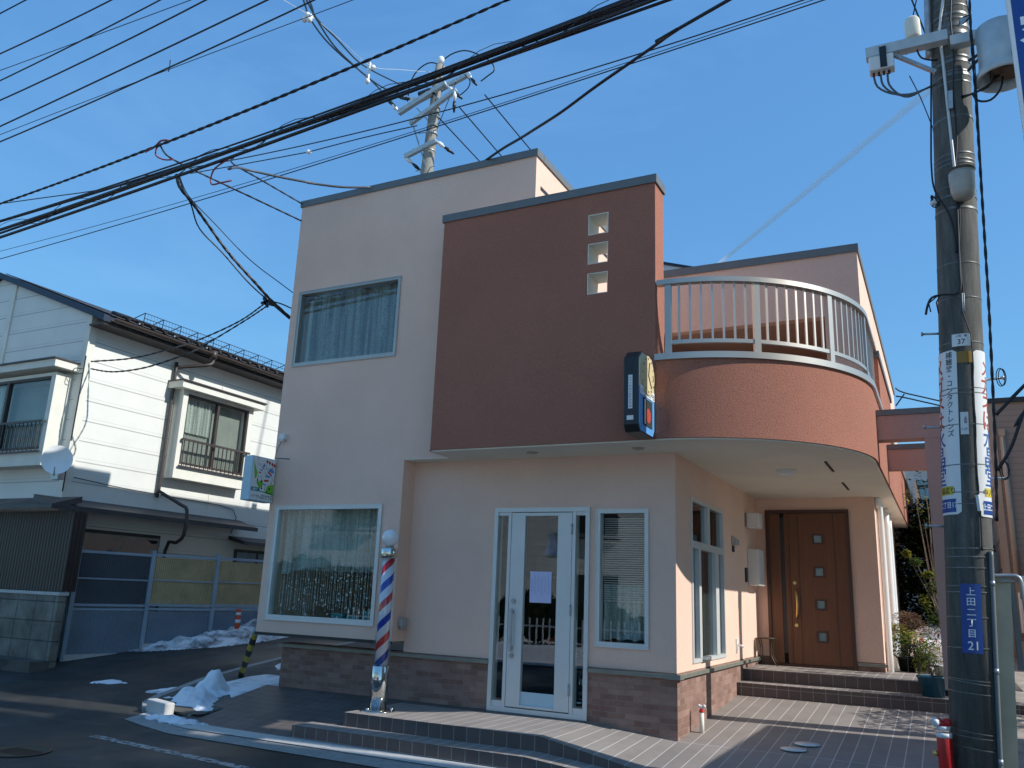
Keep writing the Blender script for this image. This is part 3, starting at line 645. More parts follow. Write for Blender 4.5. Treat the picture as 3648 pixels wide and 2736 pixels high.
# balcony: curved parapet
cx_, cy_, RO = .02, 1.2, 1.975
def arc(r, a0=-90, a1=0, n=40): return [(cx_+r*cos(R(a0+(a1-a0)*i/n)), cy_+r*sin(R(a0+(a1-a0)*i/n))) for i in range(n+1)]
def curved(name, mat, r0, r1, z0, z1, yend=13, xs_=0.019, parent=SH):
    o_ = [(xs_, cy_-r1)]+arc(r1)[1:]+[(cx_+r1, yend)]; i_ = [(xs_, cy_-r0)]+arc(r0)[1:]+[(cx_+r0, yend)]
    mb = MB(); b = mb.b
    VO = [[b.verts.new((x, y, z)) for (x, y) in L] for L in (o_, i_) for z in (z0, z1)]
    n = len(o_)
    for i in range(n-1):
        for A, B in ((VO[0], VO[1]), (VO[2], VO[3]), (VO[1], VO[3]), (VO[0], VO[2])):
            f = b.faces.new((A[i], A[i+1], B[i+1], B[i])); f.smooth = True
    for i in (0, n-1): b.faces.new((VO[0][i], VO[1][i], VO[3][i], VO[2][i]))
    for e in b.edges:
        if abs((e.verts[0].co.z-e.verts[1].co.z)) < 1e-6: e.smooth = False
    return mb.build(name, mat, parent)
curved('balcony_parapet', Mt['brown'], RO-.16, RO, 2.912, 3.74)
curved('balcony_cap', Mt['alu'], RO-.19, RO+.03, 3.742, 3.81)
mb = MB(); mb.prism([(-2.735, YB+.003), (-2.735, c0+.022), (0, c0+.022)]+[(x, y) for x, y in arc(RO-.022)]+[(cx_+RO-.022, 13), (1.72, 13), (1.72, 4.37), (.0, 4.37), (0.0, .0), (-3.425, .0), (-3.425, YB+.003)], 2.895, 2.911)
mb.build('soffit', Mt['cream_soffit'], SH)
mb = MB(); mb.prism([(-1.70, c0+.32)]+[(x, y) for x, y in arc(RO-.165)]+[(cx_+RO-.165, 12.9), (-1.70, 12.9)], 2.96, 3.02); mb.build('balcony_floor', Mt['gutterc'], SH)
# soffit fittings
mb = MB(); mb.lathe([(.001, -.075), (.06, -.072), (.10, -.05), (.105, -.045), (.11, -.02), (.12, -.02), (.12, 0)], (.94, 1.55, 2.894), 36); mb.build('ceiling_lamp', Mt['white_plastic'], SH)
for y0, y1 in ((.97, 1.74), (2.73, 3.5), (5.2, 5.9), (7.6, 8.3)):
    mb = MB(); mb.box(1.445, 1.475, y0, y1, 2.888, 2.8945); mb.build('soffit_vent', Mt['dark'], SH)
for x, y in ((-.30, -.37), (-1.57, -.39)):
    mb = MB(); mb.lathe([(.001, -.004), (.05, -.004), (.062, -.010), (.07, 0)], (x, y, 2.8945), 28); mb.build('downlight', Mt['alu'], SH)
# rear block behind the balcony
yr, xr, zr = 1.982, 1.869, 5.89
w = gridwall('y', yr, yr+.15, [-1.0, 1.50, xr], [3.02, 4.955, zr], lambda u, z: z > 4.955 or u > 1.50); w.build('wall', PK, SH)
w = gridwall('x', xr-.15, xr, [yr+.15, 3.0, 10.3], [3.02, zr], lambda u, z: True); w.build('wall', PK, SH)
mb = MB(); mb.box(-.85, xr-.15, 3.9, 4.0, 3.02, 4.955); mb.box(-.85, xr-.152, yr+.15, 3.9, 4.955, 5.0); mb.build('recess_lining', Mt['orange'], SH)
mb = MB(); mb.box(-1.0, -.852, yr+.15, 10, 3.02, zr); mb.build('wall', PK, SH)
cap('parapet_cap', -1.0, xr, yr, yr+.15, zr, .11); cap('parapet_cap', xr-.15, xr, yr+.2, 10.3, zr+.001, .11)
mb = MB(); mb.box(-.9, .4, 3.86, 3.898, 3.1, 4.85); mb.build('balcony_door', Mt['glass_dark'], SH)
mb = MB(); mb.box(1.88, 1.995, 2.62, 5.4, 3.75, 4.60); mb.build('wing_wall', Mt['brown'], SH)
cap('wing_cap', 1.88, 1.995, 2.62, 5.4, 4.60, .09)
sk = MB(); sk.prism([(-2.6, 7.98), (-1.32, 7.56), (-1.2, 7.2), (-2.6, 7.2)], 6.05, 7.4, axis='y'); sk.build('skylight', Mt['alu_white'], SH)
sk = MB(); sk.prism([(-2.7, 8.05), (-1.22, 7.575), (-1.22, 7.53), (-2.7, 8.0)], 6.0, 7.5, axis='y'); sk.box(-2.6, -1.2, 6.1, 7.4, 5.5, 7.19); sk.build('skylight_roof', Mt['roof_edge'], SH)
# railing on the balcony
rail = thing('balcony_railing', 'curved silver aluminium railing on top of the balcony wall', 'railing', (cx_, cy_, 3.81))
RR = 1.925
def ringbar(r, w, z0, z1, a0, a1, name, mat, yend=None, n=60):
    o_ = arc(r+w/2, a0, a1, n); i_ = arc(r-w/2, a0, a1, n)
    if yend: o_.append((cx_+r+w/2, yend)); i_.append((cx_+r-w/2, yend))
    mb = MB(); b = mb.b; VO = [[b.verts.new((x, y, z)) for (x, y) in L] for L in (o_, i_) for z in (z0, z1)]
    for i in range(len(o_)-1):
        for A, B in ((VO[0], VO[1]), (VO[2], VO[3]), (VO[1], VO[3]), (VO[0], VO[2])):
            f = b.faces.new((A[i], A[i+1], B[i+1], B[i])); f.smooth = True
    for i in (0, len(o_)-1): b.faces.new((VO[0][i], VO[1][i], VO[3][i], VO[2][i]))
    for e in b.edges:
        if abs((e.verts[0].co.z-e.verts[1].co.z)) < 1e-6: e.smooth = False
    mb.build(name, mat, rail)
ringbar(RR, .085, 4.595, 4.65, -89.6, 0, 'top_rail', Mt['alu'], 2.6)
PA = [-86.1, -58.8, -31.4, -4.0]
for a, b in zip(PA[:-1], PA[1:]): ringbar(RR, .035, 3.925, 3.965, a+.6, b-.6, 'bottom_rail', Mt['alu'], n=16)
def pol(a, r=RR): return (cx_+r*cos(R(a)), cy_+r*sin(R(a)))
def upright(a, wd, dp, z0, z1, name):
    x, y = pol(a); rad = Vector((cos(R(a)), sin(R(a)), 0)); tan = Vector((-sin(R(a)), cos(R(a)), 0))
    mb = MB(); mb.obox((x, y, (z0+z1)/2), tan, rad, (0, 0, 1), wd/2, dp/2, (z1-z0)/2); mb.build(name, Mt['alu'], rail)
for a in PA: upright(a, .068, .05, 3.812, 4.594, 'post')
for a, b in zip(PA[:-1], PA[1:]):
    for k in range(1, 8): upright(a+(b-a)*k/8, .022, .018, 3.966, 4.594, 'baluster')
for k in range(1, 11):
    y = 1.2+k*.125; mb = MB(); mb.box(cx_+RR-.008, cx_+RR+.008, y-.008, y+.008, 3.966, 4.598); mb.build('baluster', Mt['alu'], rail)
mb = MB(); mb.box(cx_+RR-.02, cx_+RR+.02, 1.12, 2.55, 3.925, 3.965); mb.build('bottom_rail', Mt['alu'], rail)
# pergola portals
for i, (y0, y1, x1, zt2, zb2, lab) in enumerate(((1.38, 1.60, 2.74, 3.54, 3.19, 'pink portal frame nearest the street, on the curved balcony, with a grey cap'), (3.24, 3.42, 2.95, 3.46, 3.12, 'second pink beam behind the portal frame with a grey cap'))):
    pg = thing('garden_portal', lab, 'portal frame', (2.6, y0, 0), group='portal frames beside the balcony')
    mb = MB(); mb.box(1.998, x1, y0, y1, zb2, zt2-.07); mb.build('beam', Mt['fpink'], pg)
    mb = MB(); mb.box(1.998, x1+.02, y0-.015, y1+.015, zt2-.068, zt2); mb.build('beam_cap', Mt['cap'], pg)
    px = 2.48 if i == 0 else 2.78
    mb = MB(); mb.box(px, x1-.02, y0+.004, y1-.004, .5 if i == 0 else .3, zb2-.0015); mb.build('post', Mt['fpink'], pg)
    mb = MB(); mb.box(px+.05, x1-.07, y0+.03, y1-.03, -.1, .5 if i == 0 else .3); mb.build('post_shoe', Mt['dark'], pg)

# ------------------------------------------------------------------ windows of the shop
def frame_y(rc, y, d, wd, out=.012):
    x0, x1, z0, z1 = rc; mb = MB(); a = y-out
    mb.box(x0, x1, a, y+d, z1-wd, z1); mb.box(x0, x1, a, y+d, z0, z0+wd*1.25); mb.box(x0, x0+wd, a, y+d, z0+wd*1.25, z1-wd); mb.box(x1-wd, x1, a, y+d, z0+wd*1.25, z1-wd)
    # thin outer reveal lip
    l = .012; mb.box(x0-l, x1+l, a-.006, a-.0005, z1, z1+l); mb.box(x0-l, x0, a-.006, a-.0005, z0-l, z1); mb.box(x1, x1+l, a-.006, a-.0005, z0-l, z1); mb.box(x0, x1, a-.006, a-.0005, z0-l, z0)
    return mb
def pane_y(rc, y, wd, mat, parent, name='pane'):
    x0, x1, z0, z1 = rc; mb = MB(); mb.face([(x0+wd, y, z0+wd), (x1-wd, y, z0+wd), (x1-wd, y, z1-wd), (x0+wd, y, z1-wd)]); return mb.build(name, mat, parent)
def wavy(x0, x1, y, zt, zbf, mat, parent, name, amp=.02, pitch=.11, n=160, irr=.5):
    mb = MB(); cols = []
    for i in range(n+1):
        x = x0+(x1-x0)*i/n; ph = x/pitch*2*pi+irr*3*noise.noise((x*3, 0, 0))
        yy = y+amp*sin(ph)+amp*.5*sin(ph*.37+1); z0 = zbf(x)
        cols.append([mb.b.verts.new((x, yy*1+(0 if k == 0 else amp*.3*noise.noise((x*6, k, 0))), zt+(z0-zt)*k/6)) for k in range(7)])
    for i in range(n):
        for k in range(6):
            f = mb.b.faces.new((cols[i][k], cols[i+1][k], cols[i+1][k+1], cols[i][k+1])); f.smooth = True
    return mb.build(name, mat, parent)
wf = frame_y(w1, YB, .1, .035).build('window', Mt['alu'], SH, label='upper window with patterned lace curtain'); pane_y(w1, YB+.03, .035, Mt['glass'], wf)
wavy(w1[0]+.18, w1[1], YB+.13, w1[3], lambda x: w1[2], Mt['lace2'], wf, 'curtain', .022, .2)
wavy(w1[0]+.10, w1[0]+.2, YB+.11, w1[3]-.1, lambda x: w1[2], Mt['drape'], wf, 'drape', .02, .06)
wf = frame_y(w3, YB, .1, .045).build('window', Mt['alu_white'], SH, label='large shop window with lace curtain and strings of beads'); pane_y(w3, YB+.03, .045, Mt['glass'], wf)
zz = w3[3]
wavy(w3[0]+.05, w3[1]-.02, YB+.16, zz, lambda x: 1.42+.13*(1-abs((x+4.45)/.95)**2)+.018*abs(sin(x*16)), Mt['lace'], wf, 'lace_curtain', .02, .13)
wavy(w3[0], w3[1], YB+.34, zz, lambda x: 1.5, Mt['drape'], wf, 'drape', .03, .1)
mb = MB(); rs = random.Random(3)
for i in range(46):
    x = w3[0]+.14+(w3[1]-w3[0]-.22)*i/45+rs.uniform(-.012, .012); y = YB+.08+rs.uniform(-.01, .01); z = 1.62; zend = .98+rs.uniform(-.05, .12)
    mb.bar((x, y, z), (x, y, zend), .0018, .0018)
    while z > zend:
        z -= rs.choice((.02, .03, .05, .08)); r = rs.choice((.005, .006, .007, .008, .014 if rs.random() < .35 else .006))
        mb.sphere((x, y, z), r, 6)
mb.build('bead_strings', Mt['porcelain'], wf)
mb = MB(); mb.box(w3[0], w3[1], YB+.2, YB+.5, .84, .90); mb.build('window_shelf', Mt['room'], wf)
mb = MB()
for k, (x, c_, h) in enumerate(((-4.45, 0, .07), (-4.2, 0, .05), (-3.95, 0, .12))): mb.box(x-.09, x+.09, YB+.22, YB+.38, .901, .901+h)
mb.build('shelf_box', Mt['teal'], wf)
wf = frame_y(w2, 0, .1, .035).build('window', Mt['alu_white'], SH, label='narrow window with a half lowered blind'); pane_y(w2, .03, .035, Mt['glass'], wf)
mb = MB()
for k in range(38):
    z = w2[3]-.09-k*.0245; mb.obox(((w2[0]+w2[1])/2, .10, z), (1, 0, 0), (0, .9, -.45), (0, .45, .9), .25, .011, .0006)
mb.build('blind', Mt['white'], wf)
wavy(w2[0]+.02, w2[1]-.02, .14, 1.45, lambda x: w2[2]+.07+.01*sin(x*40), Mt['lace'], wf, 'lace_curtain', .014, .07)
# glass shop door with side lights
fd = thing('shop_door', None, None); fd.parent = SH
for k in ('label', 'category'):
    if k in fd.keys(): del fd[k]
fd.location = (-1.6, 0, 0)
A = Mt['alu_white']
mb = MB(); x0, x1 = dr[0], dr[1]
mb.box(x0, x1, -.03, .10, 2.25, 2.30); mb.box(x0, x0+.05, -.03, .10, 0, 2.25); mb.box(x1-.05, x1, -.03, .10, 0, 2.25); mb.box(x0+.05, x1-.05, -.03, .10, 0, .055)
mb.box(-2.035, -1.995, -.02, .09, .055, 2.25); mb.box(-1.205, -1.165, -.02, .09, .055, 2.25); mb.box(x0+.05, -2.035, -.012, .08, 2.21, 2.25); mb.box(-1.165, x1-.05, -.012, .08, 2.21, 2.25)
mb.box(x0+.05, -2.035, -.012, .08, .055, .12); mb.box(-1.165, x1-.05, -.012, .08, .055, .12)
mb.build('door_frame', A, fd)
mb = MB(); zz0, zz1 = .065, 2.243
mb.box(-1.99, -1.811, -.018, .04, zz0, zz1); mb.box(-1.389, -1.212, -.018, .04, zz0, zz1); mb.box(-1.811, -1.389, -.018, .04, 2.203, zz1); mb.box(-1.811, -1.389, -.018, .04, zz0, .095)
mb.build('door_leaf', A, fd, bevel=.003)
mb = MB(); mb.face([(-1.811, .01, .235), (-1.389, .01, .235), (-1.389, .01, 2.203), (-1.811, .01, 2.203)]); mb.build('door_glass', Mt['glass'], fd)
mb = MB(); mb.box(-1.811, -1.389, .006, .014, .095, .235); mb.build('frosted_strip', Mt['signbody'], fd)
for a, b in ((x0+.055, -2.035), (-1.165, x1-.05)):
    mb = MB(); mb.face([(a, .01, .12), (b, .01, .12), (b, .01, 2.21), (a, .01, 2.21)]); mb.build('side_light', Mt['glass'], fd)
mb = MB(); mb.box(-1.945, -1.915, -.075, -.055, .66, 1.14); mb.box(-1.945, -1.915, -.055, -.018, .68, .72); mb.box(-1.945, -1.915, -.055, -.018, 1.08, 1.12); mb.build('handle', Mt['galv'], fd, bevel=.003)
for z in (1.22, .615):
    mb = MB(); mb.cyl((-1.93, -.018, z), (-1.93, -.034, z), .03, n=20); mb.cyl((-1.93, -.034, z), (-1.93, -.042, z), .016, n=16); mb.build('lock', Mt['galv'], fd)
for z in (.3, 1.15, 2.05):
    mb = MB(); mb.cyl((-1.208, -.028, z-.06), (-1.208, -.028, z+.06), .011, n=10); mb.build('hinge', Mt['galv'], fd)
mb = MB(); mb.face([(-1.735, .004, 1.215), (-1.462, .004, 1.215), (-1.462, .004, 1.565), (-1.735, .004, 1.565)]); nb = mb.build('notice_paper', Mt['paper'])
tag(nb, 'pale lilac handwritten notice taped inside the glass shop door', 'notice'); nb.location = (0, 0, 0)
mb = MB(); rs = random.Random(5)
for c_ in range(6):
    x = -1.50-c_*.042; z = 1.53-(c_ % 3)*.02
    while z > 1.30+.03*(c_ % 2):
        for q in range(2): mb.obox((x+rs.uniform(-.004, .004), .0025, z+rs.uniform(-.004, .004)), (cos(rs.uniform(0, 3)), 0, sin(rs.uniform(0, 3))), (0, 1, 0), (0, 0, 1), .005, .0003, .0012)
        z -= .014
mb.build('handwriting', Mt['blueink'], nb)
# things seen dimly inside
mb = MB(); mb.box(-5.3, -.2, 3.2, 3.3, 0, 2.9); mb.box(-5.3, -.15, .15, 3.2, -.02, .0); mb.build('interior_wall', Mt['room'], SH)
hb = thing('hanging_coat', 'black coat hanging behind the glass shop door above the notice', 'coat', (-1.66, .45, 1.5))
mb = MB(); mb.prism([(-1.86, 1.50), (-1.46, 1.50), (-1.44, 1.74), (-1.52, 1.84), (-1.80, 1.82), (-1.88, 1.72)], .42, .50, axis='y'); mb.build('cloth', Mt['black'], hb, bevel=.02)
mb = MB(); mb.box(-1.9, -1.4, .44, .46, 1.90, 1.92); mb.build('rail', Mt['dark'], hb)
it = thing('pennant', 'small blue pennant hanging inside the shop door', 'pennant', (-1.62, .5, 1.7))
mb = MB(); mb.prism([(-1.76, 1.78), (-1.54, 1.78), (-1.65, 2.08)], .40, .41, axis='y'); mb.build('cloth', Mt['blue'], it)
ch = thing('barber_chair', 'dark padded barber chair standing behind the glass door', 'chair', (-1.6, 1.5, 0))
mb = MB(); mb.box(-1.95, -1.35, 1.2, 1.8, .42, .58); mb.build('seat', Mt['black'], ch, bevel=.04)
mb = MB(); mb.box(-1.9, -1.4, 1.75, 1.9, .55, 1.25); mb.build('backrest', Mt['black'], ch, bevel=.05)
mb = MB(); mb.cyl((-1.65, 1.5, 0), (-1.65, 1.5, .42), .07); mb.lathe([(.3, 0), (.3, .04), (.08, .06)], (-1.65, 1.5, 0)); mb.build('pedestal', Mt['chrome'], ch)
for x in (-2.0, -1.3):
    mb = MB(); mb.box(x-.04, x+.04, 1.2, 1.75, .72, .78); mb.box(x-.02, x+.02, 1.6, 1.7, .5, .72); mb.build('armrest', Mt['red'], ch, bevel=.01)
# tall window in the side wall
wf_ = MB(); f = .045
def fx(y0, y1, z0, z1, o=.014): wf_.box(-.06, o, y0, y1, z0, z1)
Y0, Y1, Z0, Z1 = w4[0], w4[1], w4[2], w4[3]
fx(Y0, Y1, Z1-f, Z1); fx(Y0, Y1, Z0, Z0+f); fx(Y0, Y0+f, Z0+f, Z1-f); fx(Y1-f, Y1, Z0+f, Z1-f); fx(Y0+f, Y1-f, 1.90, 1.98, .018); fx(1.36, 1.47, 1.98, Z1-f)
fx(.90, 1.00, Z0+f, 1.90, .018); fx(1.70, 1.86, Z0+f, 1.90, .018)
wf = wf_.build('window', Mt['alu_white'], SH, label='tall white framed window in two tiers beside the entrance')
for a, b, z0, z1 in ((Y0+f, 1.36, 1.98, Z1-f), (1.47, Y1-f, 1.98, Z1-f), (Y0+f, .90, Z0+f, 1.90), (1.0, 1.70, Z0+f, 1.90), (1.86, Y1-f, Z0+f, 1.90)):
    mb = MB(); mb.face([(-.03, a, z0), (-.03, b, z0), (-.03, b, z1), (-.03, a, z1)]); mb.build('pane', Mt['glass_dark'], wf)
mb = MB(); cols = []
for i in range(60):
    y = 1.0+.7*i/59; cols.append([mb.b.verts.new((-.09+.015*sin(y*60), y, z)) for z in (Z0, 1.9)])
for i in range(59): mb.b.faces.new((cols[i][0], cols[i+1][0], cols[i+1][1], cols[i][1])).smooth = True
mb.build('curtain', Mt['lace'], wf)
mb = MB(); mb.box(0, .06, 1.0, 1.22, .655, .685); mb.build('sash_lock', Mt['galv'], wf)
# fittings on the side wall
mb = MB(); mb.box(0, .02, 3.60, 3.92, 2.40, 2.60); mb.build('lamp_back', Mt['trim'], SH)
mb = MB(); mb.box(.02, .20, 3.62, 3.90, 2.38, 2.60); mb.build('wall_lamp', Mt['white_plastic'], SH, bevel=.012)
mb = MB(); mb.prism([(.0, 2.07), (.085, 2.07), (.085, 2.14), (.0, 2.20)], 2.70, 2.80, axis='y'); mb.build('spot_lamp', Mt['galv'], SH, bevel=.006)
mb = MB(); mb.box(0, .02, 2.72, 2.80, 1.98, 2.06); mb.build('spot_lamp_back', Mt['dark'], SH)
mb = MB(); mb.box(0, .16, 3.72, 4.14, 1.56, 2.08); mb.build('letter_box', Mt['white_plastic'], SH, bevel=.01)
mb = MB(); mb.box(0, .03, 3.50, 3.60, 1.60, 1.80); mb.build('door_phone', Mt['black'], SH, bevel=.004)
mb = MB(); mb.box(0, .015, 2.80, 2.90, .66, .84); mb.cyl((.015, 2.85, .76), (.10, 2.85, .74), .014, n=10); mb.build('wall_tap', Mt['white_plastic'], SH)
mb = MB(); mb.box(-3.428, -3.36, -.17, -.06, .86, .97); mb.box(-3.42, -3.37, -.15, -.08, .82, .86); mb.build('weather_socket', Mt['galv'], SH, bevel=.006)
mb = MB(); mb.box(-5.50, -5.40, YB-.07, YB, 3.25, 3.32); mb.cyl((-5.45, YB-.04, 3.25), (-5.45, YB-.04, 3.22), .03, n=12); mb.build('bay_lamp', Mt['white_plastic'], SH, bevel=.008)
mb = MB(); mb.tube([(-5.47, YB-.03, 3.24), (-5.53, YB-.03, 3.12), (-5.55, YB-.05, 2.98)], .004, 6); mb.build('lamp_lead', Mt['cable'], SH)
# downpipes beyond the entrance wall
mb = MB(); mb.tube([(xa-.004, c0+.006, 2.903), (xa-.004, YB-.004, 2.903)], .009, 6); mb.build('edge_bead', Mt['brown'], SH)
for i, (y, r) in enumerate(((4.70, .045), (5.95, .06), (6.8, .05))):
    mb = MB(); mb.tube([(1.76, y-.25 if i == 0 else y, 2.9), (1.76, y-.2 if i == 0 else y, 2.78), (1.77, y, 2.6), (1.77, y, .1)], r, 12); mb.build('downpipe', Mt['white_plastic'], SH)
# entrance door
dd = bpy.data.objects.new('front_door', None); COL.objects.link(dd); dd.parent = SH; dd.location = (.75, 4.4, .44)
mb = MB(); x0, x1, z0, z1 = ed[0], ed[1], .44, ed[3]
mb.box(x0, x0+.045, 4.34, 4.44, z0, z1); mb.box(x1-.045, x1, 4.34, 4.44, z0, z1); mb.box(x0+.045, x1-.045, 4.34, 4.44, z1-.045, z1); mb.box(x0+.045, x1-.045, 4.34, 4.44, z0, z0+.03)
mb.build('door_frame', Mt['wood_dark'], dd)
sq = [(.845, .955, 2.225, 2.33), (.85, .965, 1.74, 1.85), (.855, .965, 1.27, 1.38), (.858, .97, .815, .93)]
w = gridwall('y', 4.375, 4.42, [.50, .855, .96, 1.31], sorted([.475, 2.665]+[s[2] for s in sq]+[s[3] for s in sq]), lambda u, z: not (.855 < u < .96 and any(s[2] < z < s[3] for s in sq)))
w.build('door_leaf', Mt['wood'], dd)
mb = MB(); mb.box(.20, .365, 4.372, 4.42, .475, 2.665); mb.box(.425, .495, 4.372, 4.42, .475, 2.665); mb.build('side_panel', Mt['wood'], dd)
mb = MB()
for x in (.62, 1.13, .47): mb.box(x, x+.008, 4.369, 4.3745, .475, 2.66)
mb.build('groove', Mt['wood_dark'], dd)
mb = MB(); mb.box(.366, .424, 4.385, 4.40, .62, 2.60); mb.build('side_glass', Mt['black'], dd)
for s in sq:
    mb = MB(); a, b, c, d_ = .855, .96, s[2], s[3]; y = 4.366
    mb.box(a-.03, b+.03, y, 4.3745, d_, d_+.025); mb.box(a-.03, b+.03, y, 4.3745, c-.025, c); mb.box(a-.03, a, y, 4.3745, c, d_); mb.box(b, b+.03, y, 4.3745, c, d_); fo = mb.build('door_light', Mt['wood_dark'], dd)
    mb = MB(); mb.face([(a, 4.385, c), (b, 4.385, c), (b, 4.385, d_), (a, 4.385, d_)]); mb.build('pane', Mt['sky_pane'], fo)
mb = MB(); mb.tube([(.56, 4.372, 1.53), (.56, 4.33, 1.52), (.578, 4.315, 1.44), (.585, 4.31, 1.32), (.578, 4.315, 1.2), (.56, 4.33, 1.13), (.56, 4.372, 1.12)], [.014, .016, .017, .018, .017, .016, .014], 12); mb.build('handle', Mt['brass'], dd)
for z in (1.63, 1.02):
    mb = MB(); mb.cyl((.555, 4.374, z), (.555, 4.355, z), .025, n=20); mb.build('lock', Mt['brass'], dd)
mb = MB(); mb.box(.1, 1.5, 4.9, 5.0, .44, 2.8); mb.build('hall_wall', Mt['roomlight'], dd)

# ------------------------------------------------------------------ barber pole
bx, by = -3.126, -.875
BPl = thing('barber_pole', 'red white and blue striped barber pole with a white globe on a steel base', 'barber pole', (bx, by, -.008))
mb = MB(); mb.lathe([(.001, .018), (.16, .018), (.19, .010), (.195, 0)], (bx, by, -.008), 48); mb.build('base_plate', Mt['chrome'], BPl)
mb = MB(); mb.lathe([(.096, .018), (.096, .47), (.092, .475), (.001, .475)], (bx, by, -.008), 48); mb.build('steel_base', Mt['chrome'], BPl)
mb = MB(); mb.lathe([(.072, .47), (.072, 1.655)], (0, 0, 0), 40); o = mb.build('striped_cylinder', Mt['stripes'], BPl, local=True)
mb = MB(); mb.lathe([(.090, .475), (.090, 1.655)], (bx, by, -.008), 40); mb.build('glass_tube', Mt['clear'], BPl)
mb = MB(); mb.lathe([(.001, 1.652), (.094, 1.652), (.098, 1.66), (.098, 1.755), (.092, 1.765), (.05, 1.775), (.045, 1.79), (.001, 1.79)], (bx, by, -.008), 40); mb.build('steel_collar', Mt['chrome'], BPl)
mb = MB(); mb.lathe([(.0995, 1.685), (.0995, 1.70)], (bx, by, -.008), 40); mb.build('collar_band', Mt['brass'], BPl)
globe = pm('frosted_globe', (.82, .82, .82), .08, var=.01, coat=.6)
mb = MB(); mb.sphere((bx, by, 1.876), .099, 36); mb.build('globe', globe, BPl)
for a in (20, 140, 260):
    mb = MB(); x, y = bx+.155*cos(R(a)), by+.155*sin(R(a)); mb.lathe([(.02, .008), (.02, .03), (.008, .036), (.001, .036)], (x, y, 0), 12); mb.build('bolt', Mt['chrome'], BPl)

# ------------------------------------------------------------------ projecting clock sign on the terracotta wall
cs = thing('clock_sign', 'tall projecting shop sign with a clock face and a dark edge, on the terracotta wall', 'shop sign', (-.07, c0, 3.3))
Xr, Xl, yf, yb = .012, -.155, -1.26, -.775
prof = [(yf+.05, 2.90), (yb-.05, 2.90), (yb, 2.98), (yb, 3.62), (yb-.09, 3.74), (yf+.09, 3.74), (yf, 3.66), (yf, 2.97)]
mb = MB(); mb.prism([(y, z) for y, z in prof], Xl, Xr-.012, axis='x'); mb.build('case', Mt['black'], cs, bevel=.008)
def ins(p, d):
    cy2 = sum(a for a, b in p)/len(p); cz2 = sum(b for a, b in p)/len(p)
    return [(cy2+(a-cy2)*(1-d), cz2+(b-cz2)*(1-d)) for a, b in p]
lo = [(yf+.01, 2.98), (yf+.05, 2.915), (yb-.06, 2.915), (yb-.01, 2.98), (yb-.01, 3.36), (yf+.01, 3.36)]
up = [(yf+.01, 3.36), (yb-.01, 3.36), (yb-.01, 3.61), (yb-.10, 3.725), (yf+.10, 3.725), (yf+.01, 3.65)]
for fx_, sgn in ((Xr-.012, 1),):
    a, b = (fx_, fx_+.012)
    mb = MB(); mb.prism(lo, a, b, axis='x'); mb.build('blue_panel', Mt['lightblue'], cs)
    mb = MB(); mb.prism(up, a, b, axis='x'); mb.build('upper_panel', Mt['ochre'] if False else Mt['beige_post'], cs)
xx_ = Xr
cyc = (yf+yb)/2; mb = MB()
mb.cyl((xx_, cyc, 3.52), (xx_+.012, cyc, 3.52), .205, n=40); mb.build('clock_dial', pm('cream_clock_dial', (.62, .50, .28), .5, var=.05), cs)
mb = MB(); mb.bar((xx_+.014, cyc, 3.52), (xx_+.014, cyc+.03, 3.66), .008, .012, (1, 0, 0)); mb.bar((xx_+.014, cyc, 3.52), (xx_+.014, cyc+.10, 3.40), .008, .01, (1, 0, 0))
for k in range(12):
    if k != 3: a = R(30*k); mb.bar((xx_+.014, cyc+.165*sin(a), 3.52+.165*cos(a)), (xx_+.014, cyc+.185*sin(a), 3.52+.185*cos(a)), .006, .008, (1, 0, 0))
mb.build('clock_hands', Mt['ink'], cs)
text('numeral', '3', .09, Mt['ink'], cs, (xx_+.0145, cyc+.155, 3.52), '+x')
mb = MB(); mb.box(xx_+.001, xx_+.006, yf+.02, yb-.02, 3.285, 3.375); mb.build('name_strip', Mt['white'], cs)
text('lettering', 'ヘアーサロン', .045, Mt['ink'], cs, (xx_+.0075, yf+.13, 3.325), '+x', squash=.8)
text('lettering', 'はたけやま', .07, Mt['ink'], cs, (xx_+.0075, yf+.335, 3.327), '+x', squash=.72)
mb = MB(); mb.box(xx_+.001, xx_+.005, yf+.10, yb-.09, 2.985, 3.265); mb.build('display_window', Mt['glass_dark'] if False else Mt['room'], cs)
mb = MB(); mb.cyl((xx_+.005, cyc+.02, 3.10), (xx_+.008, cyc+.02, 3.10), .075, n=30); mb.build('red_disc', Mt['redink'], cs)
mb = MB(); mb.box(xx_+.005, xx_+.008, cyc-.10, cyc-.07, 3.0, 3.25); mb.build('white_bar', Mt['white'], cs)
mb = MB(); mb.box(-.105, -.062, yf-.0035, yf+.01, 3.13, 3.475); mb.build('side_label', Mt['white'], cs)
text('lettering', '\n'.join('ヘアーサロンはたけやま'), .030, Mt['ink'], cs, (-.0835, yf-.004, 3.30), lh=.98)
mb = MB(); mb.box(-.12, -.052, yf-.0035, yf+.01, 3.015, 3.06); mb.build('maker_plate', Mt['white_plastic'], cs)
mb = MB(); mb.box(-.073, -.069, yf-.003, yf+.01, 3.49, 3.62); mb.box(-.14, -.03, yf-.003, yf+.01, 3.505, 3.509); mb.build('edge_seam', Mt['ink'], cs)
mb = MB()
for z in (3.05, 3.6): mb.box(-.10, -.04, yb-.01, c0-.001, z-.03, z+.03)
mb.build('bracket', Mt['dark'], cs)

